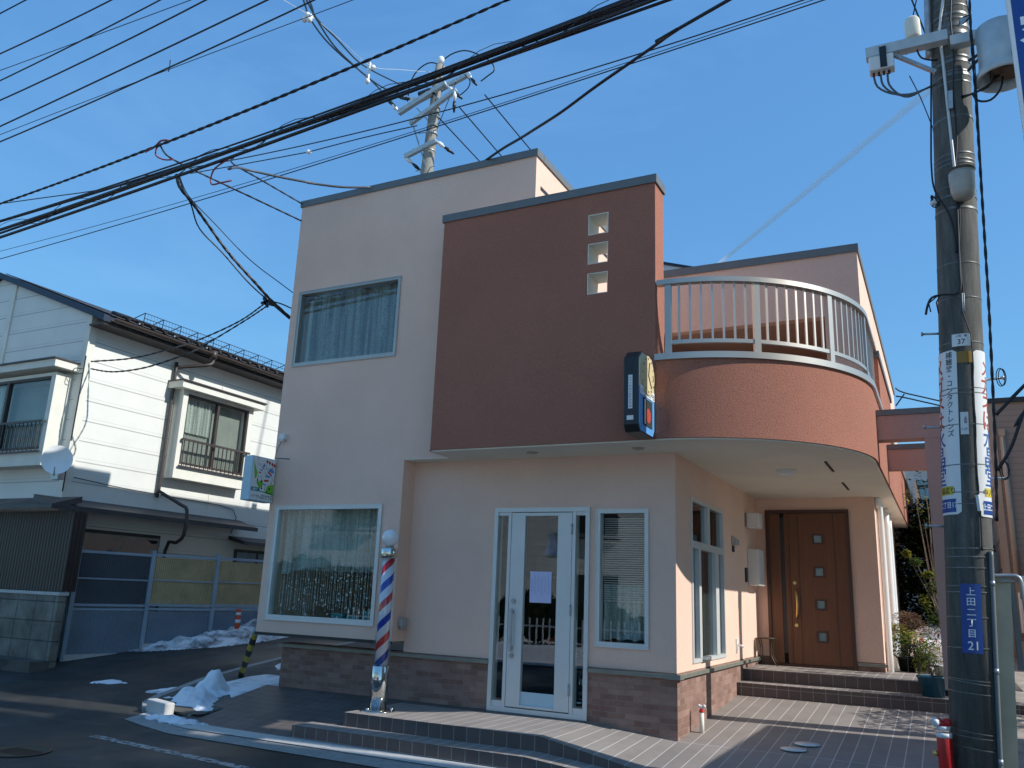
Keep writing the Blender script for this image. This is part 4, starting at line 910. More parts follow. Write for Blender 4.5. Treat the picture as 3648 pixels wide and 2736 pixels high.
# ------------------------------------------------------------------ small projecting sign at the corner of the bay
ss = thing('hanging_sign', 'small white lightbox sign with green and striped artwork at the corner of the bay', 'shop sign', (-5.6, -.5, 2.36))
x0, x1, y0, y1, z0, z1 = -5.68, -5.526, -.745, -.305, 2.37, 2.965
mb = MB(); mb.box(x0, x1, y0, y1, z0, z1); mb.build('light_box', Mt['signbody'], ss, bevel=.008)
mb = MB(); mb.box(x1, x1+.004, y0+.015, y1-.012, z0+.015, z1-.012); mb.build('face_panel', Mt['white'], ss)
X = x1+.0055
def flat(name, mat, polys):
    mb = MB()
    for p in polys: mb.prism([(y0+(y1-y0)*a, z0+(z1-z0)*b) for a, b in p], X-.001, X, axis='x')
    return mb.build(name, mat, ss)
flat('green_shape', Mt['green'], [[(.04, .88), (.24, .62), (.20, .50), (.14, .50)], [(.22, .42), (.5, .48), (.50, .34), (.38, .27)], [(.72, .38), (.97, .42), (.97, .17), (.62, .20)]])
flat('teal_band', Mt['teal'], [[(.03, .30), (.36, .30), (.42, .235), (.97, .205), (.97, .19), (.40, .215), (.03, .215)]])
def rot(pts, cx0, cy0, a):
    return [(cx0+p*cos(a)-q*sin(a), cy0+p*sin(a)+q*cos(a)) for p, q in pts]
rect = lambda w_, h_: [(-w_/2, -h_/2), (w_/2, -h_/2), (w_/2, h_/2), (-w_/2, h_/2)]
flat('blue_shape', Mt['lightblue'], [[(.68, .70), (.76, .78), (.84, .78), (.92, .70), (.88, .67)], rot(rect(.19, .045), .68, .58, 0), [(.42, .80), (.48, .86), (.54, .82), (.50, .77)], rot(rect(.10, .03), .38, .70, -.1), rot(rect(.14, .03), .58, .39, -.1)])
flat('red_shape', Mt['red'], [rot(rect(.20, .04), .76, .65, -.35), rot(rect(.19, .045), .64, .48, .1), rot(rect(.12, .025), .45, .755, -.4), rot(rect(.10, .03), .33, .64, -.1)])
flat('red_disc', Mt['redink'], [[(c_+.045*cos(2*pi*k/14), .915-.02*i+.038*sin(2*pi*k/14)) for k in range(14)] for i, c_ in enumerate((.60, .71, .83, .93))])
mb = MB()
for c_ in ((.56, .83, .60, .72), (.60, .74, .70, .77), (.56, .68, .58, .63), (.58, .63, .68, .61), (.84, .82, .93, .68), (.86, .60, .90, .50), (.90, .50, .84, .42), (.82, .45, .88, .40), (.48, .42, .46, .30), (.62, .36, .60, .25), (.64, .23, .74, .24), (.74, .24, .80, .30), (.20, .93, .24, .98), (.24, .84, .34, .80), (.30, .58, .26, .48), (.40, .58, .44, .46)):
    mb.bar((X+.0005, y0+(y1-y0)*c_[0], z0+(z1-z0)*c_[1]), (X+.0005, y0+(y1-y0)*c_[2], z0+(z1-z0)*c_[3]), .005, .001, (1, 0, 0))
for c_ in ((.47, .29), (.81, .31), (.27, .46), (.44, .45)): mb.cyl((X, y0+(y1-y0)*c_[0], z0+(z1-z0)*c_[1]), (X+.001, y0+(y1-y0)*c_[0], z0+(z1-z0)*c_[1]), .014, n=12)
mb.build('line_art', Mt['ink'], ss)
text('lettering', '理容室', .036, Mt['whiteink'], ss, (X+.0005, y0+.085, z0+.152), '+x', squash=.8)
text('lettering', 'ヘアーサロン', .042, Mt['ink'], ss, (X+.0005, y0+.115, z0+.062), '+x', squash=.72)
text('lettering', 'はたけやま', .078, Mt['ink'], ss, (X+.0005, y0+.315, z0+.066), '+x', squash=.56)
mb = MB(); mb.box(-5.62, -5.58, y1, YB-.001, 2.45, 2.50); mb.box(-5.62, -5.58, y1, YB-.001, 2.85, 2.90); mb.build('bracket', Mt['galv'], ss)
mb = MB(); mb.tube([(-5.55, -.30, 2.99), (-5.48, -.33, 2.985), (-5.38, -.33, 2.975), (-5.30, -.30, 2.97)], .006, 6); mb.build('feed_lead', Mt['cable'], ss)

# ------------------------------------------------------------------ things on the porch and yard
sp = thing('striped_guard_pole', 'yellow and black striped pole leaning on the corner of the bay', 'pole', (-6.5, .55, Ta(-9, .55)))
mb = MB(); mb.cyl((-6.57, .55, Ta(-9, .55)), (-5.62, -.24, .69), .042, n=16); mb.build('striped_tube', Mt['hazard'], sp)
mb = MB(); mb.cyl((-5.64, -.225, .672), (-5.60, -.255, .705), .043, n=16); mb.build('end_cap', Mt['galv'], sp)
yt = thing('yard_tap', 'short beige standpipe with a white tap and red collar by the brick corner', 'tap', (.127, .492, court(0, .492)))
z0 = court(0, .492)
mb = MB(); mb.cyl((.127, .492, z0-.02), (.127, .492, .15), .024, n=16); mb.build('pipe', Mt['cream_soffit'], yt)
mb = MB(); mb.cyl((.127, .492, .15), (.127, .492, .168), .029, n=16); mb.cyl((.127, .492, .168), (.127, .492, .185), .018, n=16); mb.build('collar', Mt['red'], yt)
mb = MB(); mb.cyl((.127, .492, .185), (.127, .492, .215), .022, n=12); mb.sphere((.10, .488, .212), .018, 10); mb.sphere((.155, .488, .212), .018, 10); mb.build('tap_head', Mt['white_plastic'], yt)
rs_ = thing('marker_post', 'small orange and white road marker post in the snow bank by the fence', 'marker post', (-9.34, 3.2, .4))
mb = MB(); mb.cyl((-9.34, 3.2, .3), (-9.34, 3.2, .83), .048, n=14); mb.build('tube', pm('orange_post', (.55, .07, .02), .5), rs_)
mb = MB(); mb.cyl((-9.34, 3.2, .58), (-9.34, 3.2, .64), .0495, n=14); mb.cyl((-9.34, 3.2, .72), (-9.34, 3.2, .77), .0495, n=14); mb.build('white_band', Mt['white'], rs_)
st = thing('plant_stand', 'small ornate wrought iron plant stand on the landing left of the front door', 'plant stand', (.14, 4.18, .439))
mb = MB()
for sx, sy in ((-.08, -.08), (.10, -.08), (-.08, .08), (.10, .08)):
    X0, Y0_ = .14, 4.18
    mb.tube([(X0+sx*1.5, Y0_+sy*1.3, .455), (X0+sx*1.75, Y0_+sy*1.5, .445), (X0+sx*1.4, Y0_+sy*1.2, .47), (X0+sx*.9, Y0_+sy*.8, .56), (X0+sx*.8, Y0_+sy*.8, .68), (X0+sx*1.1, Y0_+sy, .80), (X0+sx*1.3, Y0_+sy*1.1, .815)], .007, 8)
mb.build('legs', Mt['iron'], st)
mb = MB(); mb.lathe([(.001, .81), (.12, .81), (.13, .82), (.13, .828), (.001, .822)], (.14, 4.18, 0), 24); mb.build('top', Mt['iron'], st)
wo = thing('wall_ornament', 'scrolled iron ornament fixed on the lit wall beside the plant stand', 'ornament', (.01, 4.05, .65))
mb = MB(); mb.tube([(.012, 4.0+.05*sin(a/3)*cos(a), .66+.13*sin(a)) for a in [k*.35 for k in range(19)]], .008, 6); mb.tube([(.012, 4.04, .5), (.012, 4.04, .82)], .007, 6); mb.build('scroll', Mt['iron'], wo)
rp = thing('red_standpipe', 'red fire standpipe with white caps beside the near utility pole', 'standpipe', (2.47, -1.15, court(0, -1.15)))
mb = MB(); mb.lathe([(.056, -.1), (.056, .50), (.05, .52), (.001, .52)], (2.47, -1.15, -.15), 24); mb.build('body', Mt['red'], rp)
mb = MB(); mb.cyl((2.47, -1.15, .34), (2.47, -1.15, .375), .0575, n=24); mb.cyl((2.47, -1.15, .395), (2.47, -1.15, .425), .05, n=24); mb.cyl((2.43, -1.17, .46), (2.40, -1.19, .44), .033, n=16); mb.build('white_cap', Mt['white'], rp)
mb = MB(); mb.cyl((2.49, -1.14, .42), (2.43, -1.17, .46), .03, n=14); mb.sphere((2.50, -1.14, .45), .035, 12); mb.build('outlet', Mt['red'], rp)
mb = MB(); mb.cyl((2.42, -1.16, .22), (2.38, -1.17, .22), .022, n=12); mb.build('brass_plug', Mt['brass'], rp)

# ------------------------------------------------------------------ near utility pole (leans a little to the right)
PY = -1.0
def pax(z): return Vector((2.677+.0512*(z-.12), PY, z))
def prd(z): return .182-.0030*z
def wrapf(th0, extra=.006):
    def f(s, z):
        r = prd(z)+extra; a = R(th0)+s/r; c = pax(z); return (c.x+r*cos(a), c.y+r*sin(a), z)
    return f
UP = thing('utility_pole', 'near weathered concrete utility pole wrapped in steel bands, right of the entrance', 'utility pole', (2.66, PY, -.15))
mb = MB(); mb.tube([pax(z) for z in (-.2, 2, 4, 6, 8, 10, 11.5)], [prd(z) for z in (-.2, 2, 4, 6, 8, 10, 11.5)], 40); mb.build('shaft', Mt['pole'], UP)
def band(z, h, ex=.004, mat='bandm', name='band', tilt=0):
    h *= .8; mb = MB(); n = 40; A0, A1 = [], []
    for k in range(n):
        a = 2*pi*k/n; c = pax(z+tilt*cos(a)); r = prd(z)+ex
        A0.append(mb.b.verts.new((c.x+r*cos(a), c.y+r*sin(a), z+tilt*cos(a)-h/2))); A1.append(mb.b.verts.new((c.x+r*cos(a), c.y+r*sin(a), z+tilt*cos(a)+h/2)))
    for k in range(n): f = mb.b.faces.new((A0[k], A0[(k+1) % n], A1[(k+1) % n], A1[k])); f.smooth = True
    mb.build(name, Mt[mat], UP)
c5z = lambda v: 7.03-.00163*v
c6z = lambda v: 4.28-.00143*v
c7z = lambda v: 2.13-.00122*v
for v, h, tl in ((45, .014, .01), (105, .014, .01), (160, .03, .01), (195, .018, .01), (235, .05, .01), (285, .05, .01), (355, .018, .01), (440, .018, .01), (470, .035, .01), (535, .016, .01), (555, .035, .01), (603, .016, .01), (820, .03, .01), (1048, .014, .01), (1082, .014, 0), (1108, .014, .01), (1245, .012, 0), (1300, .025, 0), (1375, .025, 0)):
    band(c5z(v), h, tilt=tl)
for v in (8, 232, 515, 800, 830, 1018, 1255, 1415, 1482): band(c6z(v), .010, .0085 if v > 560 else .004)
for v in (268, 323, 395, 513, 552, 712, 905): band(c7z(v), .012, .006)
for v, tl in ((1105, -.01), (1122, -.02), (1185, -.012), (1420, -.02), (1450, -.012), (1515, -.02)): band(c7z(v), .009, .004, tilt=tl)
for z, sgn in ((3.68, -1), (2.836, -1), (1.99, -1), (3.23, 1), (2.38, 1), (4.1, 1), (1.55, 1)):
    if (z, sgn) in ((4.1, 1), (1.55, 1)): continue
    c = pax(z); r = prd(z); mb = MB(); mb.cyl((c.x+sgn*r*.8, c.y, z), (c.x+sgn*(r+.13), c.y-.02, z+.005), .010, n=10); mb.cyl((c.x+sgn*(r+.125), c.y-.02, z+.005), (c.x+sgn*(r+.14), c.y-.021, z+.005), .019, n=12)
    mb.build('step_bolt', Mt['galv'], UP)
def wrapstrip(name, mat, th0, th1, z0, z1, ex=.006, parent=None, n=14, round_=0):
    mb = MB(); rows = 70 if round_ else 20; V = []
    for j in range(rows+1):
        z = z0+(z1-z0)*j/rows; row = []
        for i in range(n+1):
            a0, a1 = th0, th1
            if round_:
                e = min(z-z0, z1-z)
                if e < round_: k = round_-sqrt(max(0, round_**2-(round_-e)**2)); da = math.degrees(k/prd(z)); a0 = th0-da*(1 if th0 > th1 else -1); a1 = th1+da*(1 if th0 > th1 else -1)
            a = a0+(a1-a0)*i/n; c = pax(z); r = prd(z)+ex; row.append(mb.b.verts.new((c.x+r*cos(R(a)), c.y+r*sin(R(a)), z)))
        V.append(row)
    for j in range(rows):
        for i in range(n): f = mb.b.faces.new((V[j][i], V[j][i+1], V[j+1][i+1], V[j+1][i])); f.smooth = True
    return mb.build(name, mat, parent)
# advertising sleeves wrapped on the pole
def sleeve(label, th0, th1, zt, zb, big_th, small, cth):
    s = thing('pole_advert', label, 'advertising sign', pax(2.8), group='white advertising sleeves on the utility pole')
    wrapstrip('sleeve', Mt['white'], th0, th1, zb, zt, .007, s, round_=.03)
    chars = 'メガネは水晶堂'; z = zt-.14
    for i, ch_ in enumerate(chars):
        text('lettering', ch_, .19, Mt['redink'] if i < 4 else Mt['blueink'], s, (0, 0, z), wrap=wrapf(big_th, .0085)); z -= .155
    if small: text('lettering', '\n'.join('補聴器・コンタクトレンズ'), .062, Mt['ink'], s, (0, 0, zt-.38), wrap=wrapf(small, .0085), lh=1.0)
    wrapstrip('yellow_label', Mt['yellow'], cth-36, cth+36, zb+.165, zb+.235, .0085, s)
    text('lettering', '中ノ橋通り', .055, Mt['ink'], s, (0, 0, zb+.20), wrap=wrapf(cth, .0095))
    wrapstrip('blue_label', Mt['blue'], cth-42, cth+42, zb+.02, zb+.13, .0085, s)
    text('lettering', '上田二丁目17', .06, Mt['whiteink'], s, (0, 0, zb+.08), wrap=wrapf(cth, .0095), squash=.82)
sleeve('white advertising sleeve on the left of the utility pole with small black lettering', -197, -103, 3.475, 2.075, -170, -124, -158)
sleeve('white advertising sleeve on the right side of the utility pole, no small lettering', -62, 34, 3.465, 2.055, -13, None, -8)
pn = thing('number_plate', 'white metal plate numbered 37 above the advertising sleeves', 'number plate', pax(3.56))
wrapstrip('plate', Mt['white'], -113, -68, 3.50, 3.61, .012, pn)
text('lettering', '37', .062, Mt['ink'], pn, (0, 0, 3.54), wrap=wrapf(-90, .0135)); text('lettering', '上田　線', .022, Mt['ink'], pn, (0, 0, 3.592), wrap=wrapf(-90, .0135))
wrapstrip('orange_strip', pm('orange_tape', (.33, .17, .02), .5), -104, -64, 3.355, 3.455, .006, UP)
pn = thing('number_plate', 'narrow pale plate with 27 between the advertising sleeves', 'number plate', pax(2.83))
wrapstrip('plate', Mt['white_plastic'], -99, -80, 2.735, 2.925, .009, pn)
text('lettering', '1-27', .026, Mt['ink'], pn, (0, 0, 2.78), wrap=wrapf(-89.5, .0105)); text('lettering', '上\n田\n線', .024, Mt['ink'], pn, (0, 0, 2.86), wrap=wrapf(-87, .0105), lh=.9)
ad = thing('address_sign', 'blue vertical street address plate 21 strapped on the utility pole', 'street sign', pax(1.25))
wrapstrip('plate', Mt['blue'], -113, -67, .985, 1.52, .010, ad)
z = 1.462
for ch_ in '上田二丁目': text('lettering', ch_, .070, Mt['whiteink'], ad, (0, 0, z), wrap=wrapf(-90, .0115)); z -= .081
text('lettering', '21', .092, Mt['whiteink'], ad, (0, 0, 1.045), wrap=wrapf(-89, .0115))
# conduits and leads on the pole
def along(th, z0, z1, ex, n=14, wob=0): return [wrapf(th+(wob*sin(i*1.7) if wob else 0), ex)(0, z0+(z1-z0)*i/n) for i in range(n+1)]
mb = MB(); mb.tube(along(-38, -.2, 1.78, .020), .018, 12); mb.build('conduit', Mt['conduit'], UP)
for z in (1.53, .86, .2):
    p = wrapf(-38, .022)(0, z); mb = MB(); mb.cyl((p[0], p[1], z-.02), (p[0], p[1], z+.02), .0195, n=12); mb.build('conduit_joint', Mt['galv'], UP)
mb = MB(); mb.tube(along(-60, 1.78, 2.10, .01, 6)+along(-66, 2.14, 3.6, .02, 10, 2)+along(-84, 3.8, 7.1, .012, 16, 3), .006, 6); mb.build('earth_lead', Mt['cable'], UP)
mb = MB(); mb.bar(wrapf(-62, .022)(0, 2.10), wrapf(-66, .022)(0, 2.23), .03, .03); mb.build('joint_box', Mt['white_plastic'], UP)
mb = MB(); mb.tube([wrapf(-100, .014)(0, c5z(v)) for v in (0,)]+[wrapf(-118+(v-250)*.030, .014)(0, c5z(v)) for v in (250, 450, 700, 900, 1100, 1300)], .013, 8); mb.build('white_conduit', Mt['alu_white'], UP)
mb = MB(); mb.tube(along(-155, 6.4, 8.4, .04, 6), .03, 10); mb.build('side_conduit', Mt['galv'], UP)
# street lamp capsule
c = pax(4.95); mb = MB(); prof = [(.001, 0), (.05, .004), (.085, .025), (.10, .08), (.108, .2), (.108, .265), (.001, .27)]
mb.lathe([(r, z) for r, z in prof], (c.x+.055, c.y-.235, 4.815), 28); mb.build('lamp_cover', pm('dull_lamp_plastic', (.42, .38, .32), .25, var=.12, vs=9), UP)
mb = MB(); mb.lathe([(.112, 0), (.112, .02), (.001, .024)], (c.x+.055, c.y-.235, 5.08), 28); mb.box(c.x+.02, c.x+.09, c.y-.25, c.y-.1, 5.0, 5.06); mb.build('lamp_rim', Mt['iron'], UP)
mb = MB(); mb.obox((c.x+.03, PY-.21, 5.83), (1, 0, 0), (0, 1, 0), (.05, -.1, 1), .018, .012, .085); mb.build('hook_plate', Mt['galv'], UP)
# cross arm with amplifier, antenna and drum
am = MB(); am.box(2.28, 2.98, PY-.27, PY-.17, 6.43, 6.535); am.build('arm', Mt['galv_light'], UP)
am = MB(); am.box(3.0, 3.75, PY-.25, PY-.15, 6.37, 6.47); am.build('arm', Mt['galv_light'], UP)
am = MB(); am.bar((2.50, PY-.22, 6.44), (2.86, PY-.17, 6.17), .04, .03); am.build('brace', Mt['galv'], UP)
am = MB(); am.bar((3.13, PY-.16, 6.22), (3.28, PY-.18, 6.28), .02, .02); am.bar((3.12, PY-.16, 6.12), (3.28, PY-.18, 6.27), .02, .02); am.build('brace', Mt['dark'], UP)
am = MB(); am.lathe([(.001, .225), (.055, .222), (.067, .20), (.070, .02), (.064, 0), (.001, 0)], (2.70, PY-.22, 6.54), 28); am.build('antenna_pod', Mt['cream_soffit'], UP)
am = MB(); am.box(2.30, 2.52, PY-.28, PY-.16, 6.27, 6.42); am.build('amplifier_box', Mt['white_plastic'], UP, bevel=.01)
am = MB()
for i in range(4): am.cyl((2.335+.045*i, PY-.22, 6.27), (2.335+.045*i, PY-.22, 6.235), .012, n=10)
am.box(2.40, 2.46, PY-.29, PY-.278, 6.28, 6.50)
am.build('amplifier_plugs', Mt['black'], UP)
for i in range(3):
    am = MB(); am.tube([(2.335+.06*i, PY-.22, 6.24), (2.36+.05*i, PY-.22, 6.12), (2.47+.03*i, PY-.22, 6.02-.01*i), (2.62, PY-.22, 5.97-.012*i), (2.75, PY-.2, 6.0), (2.85, PY-.15, 6.06)], .010, 8); am.build('looped_lead', Mt['cable_grey'], UP)
am = MB(); am.tube([(2.72, PY-.22, 6.42), (2.75, PY-.2, 6.34), (2.83, PY-.17, 6.31), (2.9, PY-.1, 6.34)], .008, 8); am.build('looped_lead', Mt['cable'], UP)
# drum closure
DC = (3.38, PY-.30, 5.95)
am = MB(); am.lathe([(.185, .44), (.185, .10), (.192, .03), (.215, -.01), (.225, -.07), (.215, -.072), (.19, -.06), (.175, .06), (.001, .06)], DC, 40); am.lathe([(.001, .46), (.15, .455), (.185, .44)], DC, 40); am.build('drum', Mt['galv_light'], UP)
am = MB(); am.box(DC[0]-.10, DC[0]+.10, DC[1]-.12, DC[1]+.1, DC[2]-.03, DC[2]+.055); am.build('drum_inside', Mt['iron'], UP)
am = MB(); am.box(3.44, 3.54, DC[1]-.21, DC[1]-.15, 6.0, 6.035); am.build('drum_latch', Mt['iron'], UP)
am = MB(); am.cyl((3.36, PY-.2, 6.47), (3.36, PY-.2, 6.56), .012, n=8); am.box(3.33, 3.39, PY-.24, PY-.16, 6.47, 6.505); am.build('arm_bolt', Mt['dark'], UP)
for i in range(3):
    am = MB(); am.tube([(3.05, PY-.15, 5.86+.01*i), (3.16, PY-.2, 5.86), (3.25+.02*i, PY-.28, 5.84+.02*i), (3.31+.02*i, PY-.3, 5.92)], .008, 7); am.build('looped_lead', Mt['cable'], UP)
am = MB(); am.tube([(3.13, PY-.2, 5.86), (3.17, PY-.22, 5.76), (3.26, PY-.26, 5.72), (3.34, PY-.3, 5.78), (3.37, PY-.3, 5.9)], .010, 8); am.build('looped_lead', Mt['cable'], UP)
am = MB(); am.box(3.06, 3.13, PY-.12, PY-.02, 6.76, 7.0); am.build('clamp_box', Mt['black'], UP)
am = MB(); am.prism([(3.06, 6.70), (3.20, 6.70), (3.20, 6.72), (3.08, 6.60)], PY-.14, PY-.12, axis='y'); am.cyl((3.08, PY-.1, 6.5), (3.08, PY-.1, 6.68), .03, n=12); am.build('arm_bracket', Mt['galv'], UP)
am = MB(); am.tube(along(-88, 4.82, 4.2, .02, 6)+[wrapf(-90, .03)(0, 3.98)]+[(2.75, PY-.21, 3.97), (2.66, PY-.22, 3.95), (2.62, PY-.22, 3.88), (2.60, PY-.22, 3.80)], .010, 8); am.build('cut_lead', Mt['cable'], UP)
for i, (x, z) in enumerate(((2.64, 3.82), (2.70, 3.80))): am = MB(); am.tube([(2.70+.02*i, PY-.21, 3.96), (x-.01, PY-.22, 3.90), (x, PY-.22, z)], .006, 6); am.build('cut_lead', Mt['cable'], UP)
am = MB(); am.tube([wrapf(-84, .02)(0, 3.97), wrapf(-84, .03)(0, 3.8)], .004, 6); am.tube([wrapf(-80, .02)(0, 3.97), wrapf(-80, .03)(0, 3.8)], .004, 6); am.build('tie_wire', Mt['wire_white'], UP)
am = MB()
for k in range(3): am.tube([(2.755+.035*cos(a+k)*(1-.1*k), PY-.16, 4.87+.05*sin(a)+.01*k) for a in [q*.5 for q in range(14)]], .006, 6)
am.build('coiled_lead', Mt['cable'], UP)
am = MB(); am.sphere((2.74, PY-.17, 4.86), .03, 12, .8); am.build('clamp', Mt['white_plastic'], UP)

# meter post behind the pole, with bracket pipe and grey box
mp2 = thing('meter_post', 'beige square meter post with a galvanised pipe, right of the utility pole', 'post', (2.95, -.72, -.2))
am = MB(); am.obox((2.945, -.72, .65), (1, 0, 0), (0, 1, 0), (.055, 0, 1), .058, .058, .95); am.build('post_shaft', Mt['beige_post'], mp2)
am = MB(); am.tube([(2.90, -.80, 1.60), (3.06, -.80, 1.605), (3.10, -.80, 1.60), (3.125, -.80, 1.56), (3.135, -.80, 1.4), (3.17, -.80, .6), (3.22, -.80, -.3)], .017, 10); am.cyl((2.9, -.8, 1.555), (3.1, -.8, 1.565), .011, n=10); am.build('bracket_pipe', Mt['galv'], mp2)
am = MB(); am.prism([(3.12, 1.42), (3.22, 1.40), (3.30, 1.46), (3.24, 1.60), (3.12, 1.61)], -.76, -.60, axis='y'); am.build('meter_box', Mt['galv'], mp2)
am = MB(); am.box(3.045, 3.085, -.76, -.70, .86, 1.56); am.build('backing_rail', Mt['cap'], mp2)

# blue banner close on the right edge, on its own post
bn = thing('banner_sign', 'blue vertical banner with white lettering at the upper right edge', 'banner', (3.38, -3.5, 0))
am = MB(); am.prism([(3.235, 4.12), (3.60, 4.12), (3.60, 5.75), (3.225, 5.75)], -3.51, -3.49, axis='y'); am.build('cloth', Mt['blue'], bn)
am = MB(); am.prism([(3.214, 4.10), (3.235, 4.10), (3.232, 5.75), (3.205, 5.75)], -3.515, -3.485, axis='y'); am.build('white_hem', Mt['white'], bn)
for i, ch_ in enumerate('理容'): text('lettering', ch_, .30, Mt['whiteink'], bn, (3.40, -3.5115, 5.35-.5*i))
am = MB(); am.cyl((3.62, -3.5, -.36), (3.62, -3.5, 5.85), .03, n=12); am.cyl((3.2, -3.5, 5.76), (3.62, -3.5, 5.78), .012, n=8); am.build('staff', Mt['galv'], bn)

# ------------------------------------------------------------------ plants and pots
def leaves(mb, c, rad, n, size, rs, flat_=.5, shell=.35):
    for _ in range(n):
        while True:
            v = Vector((rs.uniform(-1, 1), rs.uniform(-1, 1), rs.uniform(-1, 1)))
            if shell < v.length < 1: break
        p = Vector(c)+Vector((v.x*rad[0], v.y*rad[1], v.z*rad[2]))
        a = Vector((rs.uniform(-1, 1), rs.uniform(-1, 1), rs.uniform(-flat_, flat_))).normalized(); b = a.cross(Vector((rs.uniform(-.4, .4), rs.uniform(-.4, .4), 1))).normalized()
        s = size*rs.uniform(.6, 1.3)
        f = mb.b.faces.new([mb.b.verts.new(q) for q in (p-a*s, p-b*s*.38, p+a*s, p+b*s*.38)])
def branchy(mb, base, tips, r0, rs, sag=.1):
    for t in tips:
        b = Vector(base); t = Vector(t); pts = []
        for k in range(6):
            u = k/5; q = b.lerp(t, u); q += Vector((rs.uniform(-1, 1), rs.uniform(-1, 1), 0))*sag*u*(1-u); q.z += sag*sin(pi*u)*.6; pts.append(q)
        mb.tube(pts, [r0*(1-.8*k/5) for k in range(6)], 6)
def plant(name, label, base, tips, rads, mats, n, size, r0=.012, pot=None, cat='plant', seed=1, flat_=.5, group=None):
    rs = random.Random(seed); p = thing(name, label, cat, base, group=group)
    mb = MB(); branchy(mb, base, tips, r0, rs); mb.build('stem', Mt['bark'], p)
    for m_, sel in mats:
        mb = MB()
        for i, (t, rd_) in enumerate(zip(tips, rads)):
            if i % len(mats) == sel or sel < 0: leaves(mb, t, rd_, n, size, rs, flat_)
        mb.build('foliage', Mt[m_], p)
    return p
def pot(name, label, c, r, h, mat, cat='flower pot', group=None):
    mb = MB(); mb.lathe([(r*.72, 0), (r*.98, h*.9), (r*1.06, h*.92), (r*1.06, h), (r*.95, h), (r*.9, h*.85), (.001, h*.85)], c, 28); o = mb.build(name, Mt[mat])
    return tag(o, label, cat, group)
pot('blue_pot', 'blue glazed flower pot standing on the lower step by the portal post', (2.33, 2.98, .29), .17, .24, 'pot')
plant('potted_flower', 'leafy plant with red buds growing in the blue pot', (2.33, 2.98, .50), [(2.25, 2.9, .78), (2.42, 2.95, .82), (2.33, 3.05, .92), (2.22, 3.0, .66), (2.45, 3.0, .65)], [(.12, .12, .13)]*5, (('leaf', 0), ('leaf_yellow', 1)), 130, .022, .006, seed=11)
mb = MB(); rs = random.Random(4)
for _ in range(7): mb.sphere((2.33+rs.uniform(-.14, .14), 2.9+rs.uniform(-.05, .1), .95+rs.uniform(-.06, .12)), .010, 8)
bud = mb.build('red_bud', Mt['red'], bpy.data.objects['potted_flower'])
plant('bronze_shrub', 'bronze leaved low shrub in a planter right of the downpipes', (2.0, 5.3, .60), [(1.92, 5.2, 1.02), (2.06, 5.3, 1.10), (2.0, 5.4, 1.2), (2.15, 5.3, 1.0)], [(.21, .19, .09)]*4, (('leaf_brown', -1),), 520, .026, .01, seed=3, flat_=.2)
plant('garden_shrub', 'green broad leaved shrub below the bronze one by the landing', (2.0, 5.0, .50), [(1.9, 4.9, .80), (2.1, 4.95, .84), (2.22, 5.0, .72), (1.88, 5.0, .95), (2.2, 4.95, .60)], [(.19, .18, .17)]*5, (('leaf', 0), ('leaf_yellow', 1)), 330, .034, .012, seed=5)
for i, (x, y, z, r, h, m_, lab) in enumerate(((1.98, 4.98, .44, .14, .20, 'black', 'black pot under the green shrub on the landing edge'), (2.18, 5.2, .44, .12, .26, 'taupe_board', 'brown clay pot behind the black pot'), (2.42, 4.9, .40, .11, .16, 'white_plastic', 'small white pot between the shrub and the blue pot'))):
    pot('planter_pot', lab, (x, y, z), r, h, m_, group='pots at the edge of the landing')
stn = thing('pot_stand', 'stepped iron pot stand beside the shrubs at the edge of the landing', 'stand', (2.22, 4.85, .43))
mb = MB()
for (x, z) in ((2.06, .80), (2.2, .66), (2.32, .54)):
    mb.box(x-.07, x+.07, 4.75, 4.95, z, z+.02)
    for sx in (-.065, .065): mb.bar((x+sx, 4.77, .43), (x+sx, 4.77, z), .012, .012)
mb.build('shelf', Mt['black'], stn)
plant('evergreen_shrub', 'long stemmed shrub with yellowing leaf rosettes leaning out by the portal post', (2.75, 3.6, .4), [(2.13, 3.6, 2.04), (2.23, 3.6, 1.93), (2.36, 3.6, 1.77), (2.44, 3.6, 1.60), (2.31, 3.6, 1.44), (2.40, 3.6, 1.2)], [(.05, .05, .05), (.08, .07, .05), (.07, .06, .05), (.08, .08, .08), (.09, .08, .08), (.07, .07, .07)], (('leaf_yellow', 0), ('leaf', 1)), 46, .055, .018, seed=9)
plant('rose_bush', 'half bare bush with small green leaves behind the blue pot', (2.75, 4.2, .4), [(2.36, 4.1, 1.3), (2.42, 4.1, 1.6), (2.5, 4.15, 1.8), (2.4, 4.1, 1.1), (2.34, 4.2, 1.0)], [(.12, .10, .12)]*5, (('leaf', -1),), 60, .03, .014, seed=13)
plant('dark_conifer', 'dense dark evergreen tree in the shade behind the garden', (2.9, 9.5, .3), [(2.1, 9.6, 2.2), (2.5, 9.6, 2.7), (2.9, 9.8, 2.4), (2.0, 9.9, 1.5), (2.6, 9.6, 1.6), (2.3, 9.8, 2.9), (2.9, 9.6, 1.3)], [(.55, .45, .6)]*7, (('leaf_dark', -1),), 1500, .085, .06, cat='tree', seed=17)
plant('thin_tree', 'bare twiggy tree with a few leaves above the dark evergreen', (2.5, 7.8, .3), [(2.2, 7.6, 3.2), (2.5, 7.8, 3.5), (2.75, 7.7, 3.2), (2.3, 7.8, 2.9), (2.6, 7.6, 3.8), (2.35, 7.7, 3.6), (2.8, 7.9, 3.6)], [(.30, .30, .25)]*7, (('leaf_yellow', 0), ('leaf_dark', 1)), 60, .045, .03, cat='tree', seed=19)

